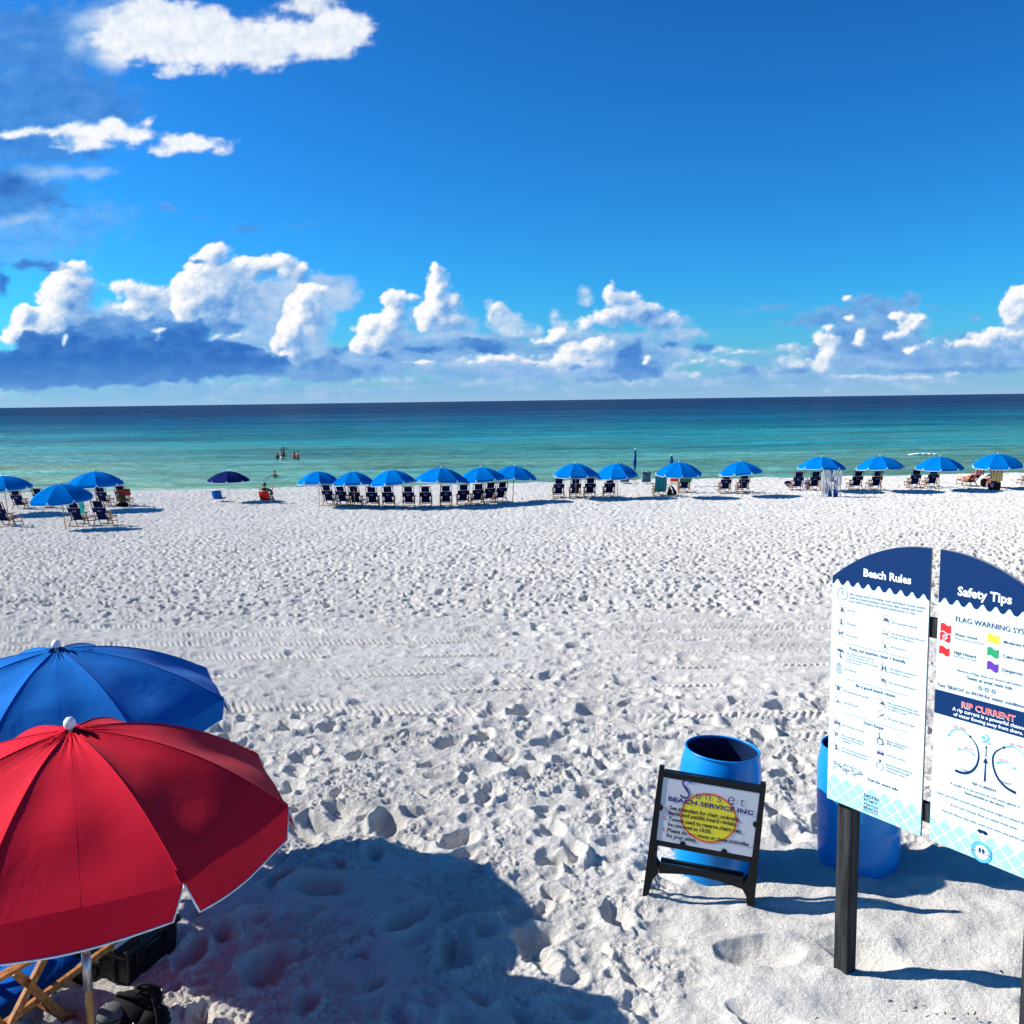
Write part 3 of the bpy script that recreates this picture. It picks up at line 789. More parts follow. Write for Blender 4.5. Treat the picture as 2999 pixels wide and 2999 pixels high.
cumulus([(632, 992, 16, 13), (194, 1000, 12, 18), (470, 965, 26, 7), (700, 985, 20, 5), (480, 990, 14, 6)], 7, 0.7, 0.05, 0.8, 0.2)
dark([(95, 772, 100, 15), (160, 787, 60, 10), (6, 830, 24, 50), (578, 766, 48, 14)], 0.88, 0.05, 14, 8)
# middle clouds
cumulus([(1140, 872, 24, 22), (1165, 888, 30, 30), (1205, 878, 30, 14), (1160, 930, 40, 40), (1100, 945, 50, 20), (1075, 970, 40, 24), (1062, 1010, 36, 34), (1110, 1010, 60, 40), (1150, 965, 56, 44)], 5, 1.0, 0.02, 1.0)
dark([(1180, 985, 70, 40), (1215, 930, 40, 40), (1140, 1030, 70, 20)], 0.66, 0.48, 34, 12)
cumulus([(1275, 788, 18, 22), (1280, 812, 26, 22), (1300, 840, 24, 24), (1278, 860, 36, 36), (1290, 905, 54, 44), (1312, 945, 70, 40), (1255, 935, 44, 40), (1330, 890, 26, 30)], 5, 1.0, 0.06, 1.0)
dark([(1340, 985, 70, 26), (1270, 990, 90, 18), (1380, 950, 30, 30)], 0.72, 0.48, 26, 10)
dark([(1432, 880, 13, 22), (1462, 920, 42, 42), (1490, 950, 60, 34), (1550, 975, 64, 24)], 0.88, 0.66, 22, 12)
cumulus([(1460, 898, 22, 18), (1440, 920, 18, 26), (1478, 920, 18, 18)], 12, 0.9, 0.0, 0.85)
dark([(1628, 922, 20, 28), (1650, 955, 40, 26), (1712, 854, 22, 26), (1722, 880, 26, 18)], 0.78, 0.68, 22, 11)
cumulus([(1788, 852, 16, 22), (1800, 875, 26, 24), (1835, 878, 44, 26), (1880, 920, 84, 42), (1945, 945, 70, 32), (1790, 930, 50, 34), (1730, 950, 40, 20)], 9, 0.95, 0.0, 0.88, 0.3)
dark([(2000, 972, 90, 20), (1900, 985, 130, 16), (1780, 985, 80, 18), (1680, 985, 60, 14), (1990, 940, 46, 24)], 0.85, 0.50, 22, 11)
dark([(1425, 1022, 62, 22), (1390, 1000, 80, 14), (1240, 1022, 70, 14), (1960, 1008, 44, 13), (2070, 1015, 42, 16), (1120, 1045, 40, 12)], 0.85, 0.07, 10, 9)
dark([(1500, 1078, 150, 30), (1330, 1068, 80, 18), (1620, 1105, 110, 14)], 0.8, 0.40, 18, 12)
cumulus([(1690, 1022, 50, 24), (1755, 1025, 60, 36), (1740, 1072, 104, 34), (1660, 1058, 66, 22), (1640, 978, 32, 18), (1480, 1048, 60, 9), (1400, 1058, 40, 9), (1610, 1000, 40, 12), (1560, 1065, 50, 8)], 7, 0.95, 0.05, 0.97)
dark([(1855, 1075, 72, 34), (1905, 1092, 46, 20), (1862, 1022, 20, 26), (1780, 1110, 130, 11), (1840, 1040, 40, 30)], 0.92, 0.08, 12, 11)
dark([(1575, 1062, 18, 9), (1600, 1016, 40, 10), (1650, 1000, 22, 8), (1690, 1078, 26, 8), (1720, 1055, 20, 6)], 0.8, 0.18, 7, 6)
cumulus([(1898, 1058, 13, 14), (1718, 945, 16, 9), (1240, 1060, 40, 8)], 6, 0.8, 0.1, 0.9)
# right group
dark([(2180, 912, 58, 9), (2270, 897, 70, 13), (2340, 945, 90, 18), (2410, 930, 76, 30), (2525, 882, 52, 32), (2595, 896, 54, 30), (2668, 880, 36, 32), (2742, 905, 46, 12), (2355, 985, 56, 7), (2480, 920, 90, 36), (2860, 930, 30, 18), (2840, 985, 120, 22)], 0.80, 0.30, 22, 13)
dark([(2540, 1000, 120, 50), (2620, 1055, 120, 28), (2450, 985, 50, 34)], 0.62, 0.24, 26, 14)
cumulus([(2402, 985, 20, 14), (2425, 995, 34, 22), (2450, 1010, 24, 20), (2430, 1045, 36, 26), (2420, 1075, 38, 16), (2526, 985, 24, 26), (2535, 1010, 40, 10), (2608, 985, 20, 10), (2700, 938, 22, 12), (2676, 955, 28, 15), (2650, 980, 36, 12), (2725, 1005, 12, 6), (2700, 1022, 14, 7), (2484, 872, 13, 7), (2490, 933, 16, 10), (2428, 958, 13, 6), (2543, 912, 7, 5), (2665, 1030, 20, 12), (2640, 925, 26, 14)], 7, 0.85, 0.10, 0.9, 0.5, 10)
dark([(2590, 1065, 110, 22), (2520, 1040, 60, 16)], 0.6, 0.62, 30, 12)
cumulus([(2945, 895, 28, 20), (2985, 872, 40, 34), (3030, 880, 60, 50), (2990, 925, 60, 34), (2950, 985, 84, 24), (2870, 1010, 90, 16), (3050, 980, 90, 50), (2900, 985, 50, 16)], 6, 0.95, 0.02, 0.95, 0.2)
dark([(2900, 1038, 130, 20), (2800, 1015, 70, 9), (3020, 1050, 110, 28), (3000, 960, 50, 20), (2960, 950, 60, 14)], 0.75, 0.36, 18, 12)
dark([(2120, 1092, 28, 9), (2197, 1084, 32, 20), (2340, 1084, 28, 13), (2285, 1092, 22, 7), (2700, 1085, 210, 10), (2900, 1080, 120, 13)], 0.8, 0.12, 9, 7)
cumulus([(2050, 1058, 26, 10), (2120, 1058, 18, 10), (2040, 1100, 22, 14), (2355, 1073, 50, 12), (2185, 1032, 40, 6), (2360, 1055, 26, 4), (2500, 1103, 60, 7), (2620, 1112, 40, 11), (2700, 1108, 50, 8), (2800, 1095, 20, 8)], 7, 0.6, 0.1, 0.8, 0.2, 6, 0.85, 0.5, 20)
# low clouds sink into the sea haze
hzl = np.clip(1 - (HOR - PY) / 165, 0, 1) ** 1.3
LIT = LIT * (1 - 0.70 * hzl) + COVER * 0.56 * 0.70 * hzl
edge_ = (1 - smooth(R(33.0), R(35.8), np.abs(AA))) * (1 - smooth(R(24.5), R(26.8), EE))
LITN = np.where(COVER > 1e-3, LIT / np.maximum(COVER, 1e-3), 0.5)
GRN = np.where(COVER > 1e-3, GRAIN / np.maximum(COVER, 1e-3), 0) * (1 - 0.9 * hzl)
COVER = COVER * edge_

DOME_R = 36000.0
m, t, out = nodes_of('cloud_sky')
at1 = N(t, 'ShaderNodeAttribute', attribute_name='cover'); at2 = N(t, 'ShaderNodeAttribute', attribute_name='light')
rp = N(t, 'ShaderNodeValToRGB'); e = rp.color_ramp.elements
ramp = [(0.0, lin(44, 106, 192)), (0.22, lin(86, 145, 216)), (0.45, lin(142, 186, 234)), (0.70, lin(205, 222, 244)), (0.90, lin(246, 249, 254)), (1.0, lin(255, 255, 255))]
GAIN = 2 ** -S.view_settings.exposure
e[0].position, e[0].color = 0, (*[c * GAIN for c in ramp[0][1]], 1)
e[1].position, e[1].color = 1, (*[c * GAIN for c in ramp[-1][1]], 1)
for p_, c_ in ramp[1:-1]:
    k = e.new(p_); k.color = (*[c * GAIN for c in c_], 1)
geo = N(t, 'ShaderNodeNewGeometry'); sc0 = N(t, 'ShaderNodeVectorMath', operation='SCALE'); sc0.inputs['Scale'].default_value = 1 / DOME_R
t.links.new(geo.outputs['Position'], sc0.inputs[0])
fn = N(t, 'ShaderNodeTexNoise'); fn.inputs['Scale'].default_value = 120; fn.inputs['Detail'].default_value = 5; fn.inputs['Roughness'].default_value = 0.62
vo = N(t, 'ShaderNodeTexVoronoi', feature='SMOOTH_F1'); vo.inputs['Scale'].default_value = 150; vo.inputs['Smoothness'].default_value = 0.25
fd = N(t, 'ShaderNodeVectorMath', operation='SCALE'); fd.inputs['Scale'].default_value = 0.010
ofs = N(t, 'ShaderNodeVectorMath', operation='ADD')
t.links.new(sc0.outputs[0], fn.inputs['Vector']); t.links.new(fn.outputs['Color'], fd.inputs[0]); t.links.new(sc0.outputs[0], ofs.inputs[0]); t.links.new(fd.outputs[0], ofs.inputs[1]); t.links.new(ofs.outputs[0], vo.inputs['Vector'])
# puff = 0.5 * (noise - 0.5) + 0.5 * (0.45 - voronoi distance)
p1_ = N(t, 'ShaderNodeMath', operation='MULTIPLY_ADD'); p1_.inputs[1].default_value = 1.0; p1_.inputs[2].default_value = -0.5; t.links.new(fn.outputs['Fac'], p1_.inputs[0])
p2_ = N(t, 'ShaderNodeMath', operation='MULTIPLY_ADD'); p2_.inputs[1].default_value = -0.55; p2_.inputs[2].default_value = 0.24; t.links.new(vo.outputs['Distance'], p2_.inputs[0])
puf0 = N(t, 'ShaderNodeMath', operation='ADD'); t.links.new(p1_.outputs[0], puf0.inputs[0]); t.links.new(p2_.outputs[0], puf0.inputs[1])
at3 = N(t, 'ShaderNodeAttribute', attribute_name='grain'); puff = N(t, 'ShaderNodeMath', operation='MULTIPLY'); t.links.new(puf0.outputs[0], puff.inputs[0]); t.links.new(at3.outputs['Fac'], puff.inputs[1])
# cover: broken up where it is partial, untouched where full or empty
om = N(t, 'ShaderNodeMath', operation='SUBTRACT'); om.inputs[0].default_value = 1.0; t.links.new(at1.outputs['Fac'], om.inputs[1])
cc_ = N(t, 'ShaderNodeMath', operation='MULTIPLY'); t.links.new(at1.outputs['Fac'], cc_.inputs[0]); t.links.new(om.outputs[0], cc_.inputs[1])
c2_ = N(t, 'ShaderNodeMath', operation='MULTIPLY'); c2_.inputs[1].default_value = 4.2; t.links.new(cc_.outputs[0], c2_.inputs[0])
c3_ = N(t, 'ShaderNodeMath', operation='MULTIPLY_ADD'); c3_.use_clamp = True; t.links.new(c2_.outputs[0], c3_.inputs[0]); t.links.new(puff.outputs[0], c3_.inputs[1]); t.links.new(at1.outputs['Fac'], c3_.inputs[2])
# light: small billows catch it more where the cloud is bright
l1_ = N(t, 'ShaderNodeMath', operation='MULTIPLY_ADD'); l1_.inputs[1].default_value = 0.34; l1_.inputs[2].default_value = 0.06; t.links.new(at2.outputs['Fac'], l1_.inputs[0])
l2_ = N(t, 'ShaderNodeMath', operation='MULTIPLY_ADD'); l2_.use_clamp = True; t.links.new(l1_.outputs[0], l2_.inputs[0]); t.links.new(puff.outputs[0], l2_.inputs[1]); t.links.new(at2.outputs['Fac'], l2_.inputs[2])
t.links.new(l2_.outputs[0], rp.inputs[0])
em = N(t, 'ShaderNodeEmission'); em.inputs[1].default_value = 1.0
tp = N(t, 'ShaderNodeBsdfTransparent'); ms = N(t, 'ShaderNodeMixShader')
t.links.new(rp.outputs[0], em.inputs[0]); t.links.new(c3_.outputs[0], ms.inputs[0])
t.links.new(tp.outputs[0], ms.inputs[1]); t.links.new(em.outputs[0], ms.inputs[2]); t.links.new(ms.outputs[0], out.inputs[0])
m.cycles.emission_sampling = 'NONE'
dome = link('sky', grid_mesh('sky', DOME_R * _D[..., 0], DOME_R * _D[..., 1], DOME_R * _D[..., 2], {'cover': COVER, 'light': LITN, 'grain': GRN}), m)
tag(dome, kind='structure')

# ------------------------------------------------------------------ umbrellas
def rib_z(s, za, drop):
    return za - drop * (0.12 * s + 0.88 * s ** 2.1)

def umbrella(name, loc, Rr, za, drop, mats, phase=0.0, nseg=(8, 4), fold=0.0, flap=0.15, pole_m=None, rings=None, trim_r=0.008, sleeve=False, scale=1.0):
    """beach umbrella; za = canopy top above its foot. Returns the Empty at the foot."""
    root = empty(name, loc, 0.0, scale)
    p = MB(); p.tube([(0, 0, -0.25), (0, 0, za - 0.02)], 0.019, 10)
    p.build('pole', pole_m or M['pole_wood'], root, True)
    f = MB(); f.lathe([(0.001, 0.058), (0.016, 0.054), (0.027, 0.040), (0.030, 0.024), (0.026, 0.010), (0.018, 0.0), (0.018, -0.03)][::-1], 14, (0, 0, za + 0.012), False)
    f.build('finial', M['white_trim'], root, True)
    if sleeve:
        q = MB(); q.tube([(0, 0, sleeve[0]), (0, 0, sleeve[1])], 0.0225, 12); q.build('pole_sleeve', M['steel'], root, True)
    ns, nt = nseg
    for k in range(8):
        a0 = phase + k * math.pi / 4; a1 = a0 + math.pi / 4
        P = []
        for i in range(ns + 1):
            s_ = max(0.02, i / ns); row = []
            for j in range(nt + 1):
                t_ = j / nt
                v = Vector((math.cos(a0), math.sin(a0), 0)) * (1 - t_) + Vector((math.cos(a1), math.sin(a1), 0)) * t_
                bow = 4 * t_ * (1 - t_)
                z = rib_z(s_, za, drop) - 0.018 * bow * math.sin(math.pi * s_) - 0.012 * bow * s_
                if fold:
                    w = float(perlin(np.array([s_ * 3.1 + k * 7.3]), np.array([t_ * 1.7 + k * 3.1]), 7)[0]) * math.sin(math.pi * t_) * s_
                    w2 = math.sin(9 * t_ * math.pi + k) * math.exp(-s_ * 9) * math.sin(math.pi * t_)
                    z += fold * (w + 0.7 * w2)
                row.append(v * (Rr * s_) + Vector((0, 0, z)))
            P.append(row)
        c = MB(); c.grid(P)
        # hanging flap with a V-shaped gap at each rib
        base = P[-1]; low = []
        for j in range(nt + 1):
            t_ = j / nt
            e0 = base[0]; e1 = base[-1]
            tt = 0.075 + 0.85 * t_
            b_ = e0.lerp(e1, tt)
            rad = Vector((b_.x, b_.y, 0)).normalized()
            wob = 0.015 * math.sin(5 * t_ + k * 1.7) if fold else 0
            low.append(b_ + rad * (0.035 + wob) + Vector((0, 0, -flap * (0.93 + 0.10 * 4 * t_ * (1 - t_)))))
        mid = [base[j].lerp(low[j], 0.5) for j in range(nt + 1)]
        c.grid([base, mid, low])
        me = c.mesh('canopy_panel', True, mats)
        po = link('canopy_panel', me, None, root)
        if fold:
            sm_ = MB(); sm_.tube([Vector(row[0]) + Vector((0, 0, 0.0015)) for row in P[1:]], 0.0020, 5); sm_.build('seam', mats, po, True)
            sm_ = MB(); sm_.tube([Vector(row[nt // 2]) + Vector((0, 0, 0.0)) for row in P[2:]], 0.0007, 4); sm_.build('seam', mats, po, True)
            e_ = Vector((math.cos(a0), math.sin(a0), 0)); t_d = Vector((-e_.y, e_.x, 0)); q0, q1 = Vector(P[-1][0]), Vector(P[-2][0]); ax_ = (q1 - q0).normalized()
            pk = MB(); pk.box(q0 + ax_ * 0.035 + Vector((0, 0, 0.004)), (0.060, 0.030, 0.005), Matrix((ax_, t_d, ax_.cross(t_d))).transposed()); pk.build('rib_pocket', mats, po)
        tr = MB(); tr.tube([base[0]] + low + [base[-1]], trim_r, 5)
        tr.build('piping', M['white_trim'], po, True)
    return root

# two big ones close by, left
red = umbrella('beach_umbrella', (-2.22, 4.57, 2.95), 1.06, 1.745, 0.44, M['red_near'], R(-42), (22, 14), 0.035, 0.16, None, None, 0.0048, (0.36, 0.565))
tag(red, 'big red beach umbrella with white piping and white ball tip in the left foreground', 'beach umbrella', 'open beach umbrellas')
blu = umbrella('beach_umbrella', (-3.04, 6.15, 2.95), 1.08, 1.745, 0.37, M['blue_near'], R(-42), (18, 10), 0.055, 0.13, None, None, 0.0045)
tag(blu, 'large bright blue beach umbrella close behind the red one', 'beach umbrella', 'open beach umbrellas')

# the rows along the water: one is built, the others are copies
FAR_R, FAR_ZA = 1.15, 1.88
rows = [  # photo foot x, y, canopy width, phase, label
    (24, 1508, 172, 10, 'blue umbrella cut off by the left picture edge, shading two navy chairs'),
    (193, 1552, 198, 24, 'blue umbrella standing nearest of the far rows, overlapping another in front left'),
    (285, 1495, 172, 5, 'blue umbrella half hidden behind the nearest one of the left row'),
    (936, 1484, 127, -8, 'blue umbrella at the left end of the long middle row'),
    (1040, 1487, 130, 8, 'second blue umbrella from the left of the long middle row'),
    (1157, 1486, 144, 14, 'third blue umbrella from the left of the long middle row'),
    (1290, 1484, 158, 20, 'fourth blue umbrella of the middle row, above widely spaced chairs'),
    (1417, 1478, 146, 12, 'fifth blue umbrella of the middle row, overlapping the right end one'),
    (1501, 1470, 136, 24, 'blue umbrella at the right end of the middle row with no chair beneath'),
    (1687, 1461, 137, 5, 'blue umbrella over three navy chairs in the centre right pair'),
    (1809, 1459, 130, 0, 'blue umbrella below the tall closed umbrella, one navy chair at its pole'),
    (1986, 1457, 138, 22, 'blue umbrella over the towel draped chairs and the orange chair'),
    (2174, 1454, 134, -6, 'blue umbrella alone over two navy chairs, right of the towel group'),
    (2403, 1440, 143, 6, 'blue umbrella half behind the folded canopy frame'),
    (2578, 1440, 148, 18, 'blue umbrella just right of the folded canopy frame'),
    (2749, 1439, 144, 2, 'blue umbrella over two navy chairs, second from the right picture edge'),
    (2920, 1432, 156, 22, 'blue umbrella over the two resting people at the far right'),
]
far_proto = None
for (px, py, w_, ph, lab) in rows:
    p = at(px, py)
    d = math.hypot(p.x, p.y)
    width = px_size(p.y, w_) / (1 + 0.10 * min(1, (abs(px - 1500) / 1500) ** 2))
    sc = width / (2 * FAR_R) / 1.03
    if far_proto is None:
        far_proto = umbrella('beach_umbrella', p, FAR_R, FAR_ZA, 0.56, M['blue_fabric'], R(0), (7, 3), 0.0, 0.13, None, None, 0.011)
        o = far_proto
    else:
        o = copy_tree(far_proto)
    o.location = p
    o.scale = (sc, sc, 0.35 * sc + 0.65)
    o.rotation_euler = (R(random.uniform(-4, 4)), R(random.uniform(-5, 5)), R(ph + 22))
    tag(o, lab, 'beach umbrella', 'open beach umbrellas')
p = at(672, 1470)
nav = umbrella('beach_umbrella', p, FAR_R * 1.0, FAR_ZA - 0.1, 0.50, M['navy_canopy'], R(12), (7, 3), 0.0, 0.10, M['white_paint'], None, 0.008)
nav.scale = (px_size(p.y, 126) / 2.4,) * 2 + (0.95,)
tag(nav, 'dark navy umbrella standing apart beside a low blue chair', 'beach umbrella', 'open beach umbrellas')

def closed_umbrella(px, py, ytop, ybot, girth, lab):
    p = at(px, py)
    top = px_size(p.y, py - ytop); bot = px_size(p.y, py - ybot)
    root = empty('closed_umbrella', p)
    q = MB(); q.tube([(0, 0, -0.2), (0, 0, top)], 0.02, 8); q.build('pole', M['pole_wood'], root, True)
    q = MB(); q.lathe([(0.012, top - 0.02), (0.04, top + 0.01), (0.04, top + 0.05), (0.008, top + 0.09)], 8); q.build('finial', M['white_trim'], root, True)
    n = 24; vs, fs = [], []
    lv = 12
    for i in range(lv):
        f = i / (lv - 1); z = top + (bot - top) * f
        r0 = girth * (0.30 + 0.70 * math.sin(min(1, f * 1.5) * 1.57)) * (1 - 0.45 * max(0, f - 0.75) / 0.25) * (1 + 0.10 * math.sin(f * 13))
        for k in range(n):
            a = 2 * math.pi * k / n
            r = r0 * (1 + 0.28 * math.cos(8 * a + f * 3))
            vs.append((r * math.cos(a) + 0.02 * math.sin(f * 6), r * math.sin(a), z))
    for i in range(lv - 1):
        for k in range(n):
            u = (k + 1) % n
            fs.append((i * n + k, (i + 1) * n + k, (i + 1) * n + u, i * n + u))
    q = MB(); q.add(vs, fs); c = q.build('folded_canopy', M['blue_fold'], root, True)
    q = MB(); q.tube([(girth * 0.95 * math.cos(a), girth * 0.95 * math.sin(a), bot + 0.3 * (top - bot)) for a in np.linspace(0, 6.28, 14)], 0.012, 5, True); q.build('tie_strap', M['sling'], c)
    tag(root, lab, 'closed umbrella', 'closed beach umbrellas')
closed_umbrella(1860, 1418, 1316, 1376, 0.075, 'tall slim closed blue umbrella standing up against the water')
closed_umbrella(1966, 1425, 1334, 1388, 0.105, 'shorter closed blue umbrella rising behind an open one')

# ------------------------------------------------------------------ lettering
_txt = {}
def text_mesh(s, bold=0.0):
    key = (s, bold)
    if key not in _txt:
        cu = bpy.data.curves.new('lettering', 'FONT')
        cu.body = s; cu.size = 1.0; cu.resolution_u = 2; cu.offset = bold; cu.fill_mode = 'BOTH'
        o = bpy.data.objects.new('lettering', cu)
        me = bpy.data.meshes.new_from_object(o)
        bpy.data.objects.remove(o); bpy.data.curves.remove(cu)
        n = len(me.vertices); co = np.empty(n * 3, np.float32); me.vertices.foreach_get('co', co); co = co.reshape(-1, 3)
        fs = [tuple(p.vertices) for p in me.polygons]
        bpy.data.meshes.remove(me)
        _txt[key] = (co, fs)
    return _txt[key]

def lettering(parent, frame, s, u, v, width, mat, bold=0.0, prefix=None, lift=0.002, hscale=1.0, arc=None, name='lettering', maxh=None):
    """flat print. frame: Matrix whose x is along the board, z up the board, -y out of its face"""
    co, fs = text_mesh(s, bold)
    ref = text_mesh(prefix, bold)[0] if prefix else co
    k = width / (ref[:, 0].max() - min(0, ref[:, 0].min()))
    vs = []
    for c in co:
        x, z = c[0] * k, c[1] * k * hscale
        if arc:                                  # (radius, sign): bend on a circle
            r0, sg = arc; a = (x - width / 2) / r0
            x, z = width / 2 + (r0 + sg * z) * math.sin(a), sg * ((r0 + sg * z) * math.cos(a) - r0)
        vs.append(frame @ Vector((u + x, -lift, v + z)))
    return MB().add(vs, fs).build(name, mat, parent)

def flat(parent, frame, name, polys, mat, lift=0.002):
    """flat print shapes; polys: list of outlines in board coordinates (joined: one mark)"""
    q = MB()
    for pl in polys:
        q.add([frame @ Vector((x, -lift, z)) for x, z in pl], [tuple(range(len(pl)))])
    return q.build(name, mat, parent)

def ring(cx, cz, r, w, n=28, rz=None):
    rz = rz or r; out_ = []
    for i in range(n):
        a, b = 2 * math.pi * i / n, 2 * math.pi * (i + 1) / n
        out_.append([(cx + (r - w) * math.cos(a), cz + (rz - w) * math.sin(a)), (cx + r * math.cos(a), cz + rz * math.sin(a)), (cx + r * math.cos(b), cz + rz * math.sin(b)), (cx + (r - w) * math.cos(b), cz + (rz - w) * math.sin(b))])
    return out_

def disc(cx, cz, r, rz=None, n=20):
    return [(cx + r * math.cos(2 * math.pi * i / n), cz + (rz or r) * math.sin(2 * math.pi * i / n)) for i in range(n)]

def line(x0, z0, x1, z1, w):
    d = Vector((x1 - x0, z1 - z0)); d.normalize(); nx, nz = -d.y * w / 2, d.x * w / 2
    return [(x0 + nx, z0 + nz), (x0 - nx, z0 - nz), (x1 - nx, z1 - nz), (x1 + nx, z1 + nz)]

def ribbon(pts, w0, w1):
    out_ = []; n = len(pts)
    nrm = []
    for i in range(n):
        a = Vector(pts[max(0, i - 1)]); b = Vector(pts[min(n - 1, i + 1)]); d = (b - a).normalized(); nrm.append(Vector((-d.y, d.x)))
    for i in range(n - 1):
        wa = w0 + (w1 - w0) * i / (n - 1); wb = w0 + (w1 - w0) * (i + 1) / (n - 1)
        p, q = Vector(pts[i]), Vector(pts[i + 1])
        out_.append([tuple(p + nrm[i] * wa / 2), tuple(p - nrm[i] * wa / 2), tuple(q - nrm[i + 1] * wb / 2), tuple(q + nrm[i + 1] * wb / 2)])
    return out_

def bez(pts, n=18):
    """smooth curve through the given points"""
    P = [Vector(p) for p in pts]; P = [2 * P[0] - P[1]] + P + [2 * P[-1] - P[-2]]; o = []
    m = len(P) - 3
    for i in range(m):
        for k in range(max(2, n // m)):
            t_ = k / max(2, n // m); a, b, c, d = P[i:i + 4]
            o.append(tuple(0.5 * (2 * b + (c - a) * t_ + (2 * a - 5 * b + 4 * c - d) * t_ ** 2 + (3 * b - a - 3 * c + d) * t_ ** 3)))
    o.append(tuple(P[-2])); return o

def arrow_head(p, q, w, l):
    d = (Vector(q) - Vector(p)).normalized(); nr = Vector((-d.y, d.x)); q = Vector(q)
    return [tuple(q + d * l), tuple(q + nr * w / 2), tuple(q - nr * w / 2)]

# ------------------------------------------------------------------ beach rules / safety tips board
SA = R(33.5)
C0 = Vector((1.9128, 5.1795, 2.95))
UU = Vector((math.sin(SA), -math.cos(SA), 0)); NN = Vector((-math.cos(SA), -math.sin(SA), 0))
P0 = C0 + NN * 0.05
FR = Matrix(((UU.x, -NN.x, 0, 0), (UU.y, -NN.y, 0, 0), (0, 0, 1, 0), (0, 0, 0, 1)))      # board axes, origin at board foot
board = empty('information_board', P0)
tag(board, 'double beach information board on black wooden posts with arched navy headers', 'information board')
def bpart(q, name, mat, par=board, **k): return q.build(name, mat, par, **k)
for u0 in (-0.089, 1.0):
    q = MB(); q.prism([(u0, -0.5), (u0 + 0.089, -0.5), (u0 + 0.089, 1.95), (u0, 1.95)], 0.052, 0.141, FR); bpart(q, 'post', M['post_wood'], bevel=0.003)
for v0, v1 in ((1.12, 1.22), (2.11, 2.21)):
    q = MB(); q.prism([(-0.10, v0), (1.10, v0), (1.10, v1), (-0.10, v1)], 0.0125, 0.050, FR); bpart(q, 'rail', M['post_wood'])

def arch(t_):            # height of the arched top, t_ 0 outer side .. 1 seam
    return 2.345 + 0.232 * (1 - (1 - t_) ** 2.1) if t_ > 0 else 2.345

WAVE_V = 2.325
def wavy(ua, ub, n, amp):
    pts = []
    per = (ub - ua) / n
    for i in range(n * 10 + 1):
        x = ua + (ub - ua) * i / (n * 10)
        f = (i % 10) / 10.0
        z = WAVE_V + amp * (0.5 - 0.5 * math.cos(2 * math.pi * f)) ** 1.4 * (1 if True else 0) - amp * 0.75
        pts.append((x, z))
    return pts

panels = []
for side, (ua, ub) in (('l', (-0.125, 0.472)), ('r', (0.520, 1.117))):
    n = 14
    tops = []
    for i in range(n + 1):
        t_ = i / n
        x = ua + (ub - ua) * t_
        tops.append((x, arch(t_ if side == 'l' else 1 - t_)))
    outline = [(ua, 1.038), (ub, 1.038)] + tops[::-1]
    q = MB(); q.prism(outline, 0.0, 0.010, FR)
    po = bpart(q, 'sign_panel', M['panel_edge'])
    # printed face, 1 mm proud of the sheet
    ins = 0.0015
    flat(po, FR, 'printed_face', [[(ua + ins, 1.038 + ins), (ub - ins, 1.038 + ins)] + [(min(max(x, ua + ins), ub - ins), z - ins) for x, z in tops[::-1]]], M['panel_white'], 0.001)
    wv = wavy(ua + ins, ub - ins, 9, 0.030)
    head = []
    for i in range(len(wv) - 1):
        (x0, z0), (x1, z1) = wv[i], wv[i + 1]
        f0 = (x0 - ua) / (ub - ua); f1 = (x1 - ua) / (ub - ua)
        head.append([(x0, z0), (x1, z1), (x1, arch(f1 if side == 'l' else 1 - f1) - 0.002), (x0, arch(f0 if side == 'l' else 1 - f0) - 0.002)])
    hd = flat(po, FR, 'header_field', head, M['navy_print'], 0.002)
    panels.append(po)
PL, PR = panels
PL['label'] = 'Beach Rules panel'; PR['label'] = 'Safety Tips panel'

def put(par, s, u, v, w, mat='ink', bold=0.0, prefix=None, lift=0.003, hs=1.0, arc=None):
    return lettering(par, FR, s, u, v, w, M[mat], bold, prefix, lift, hs, arc)

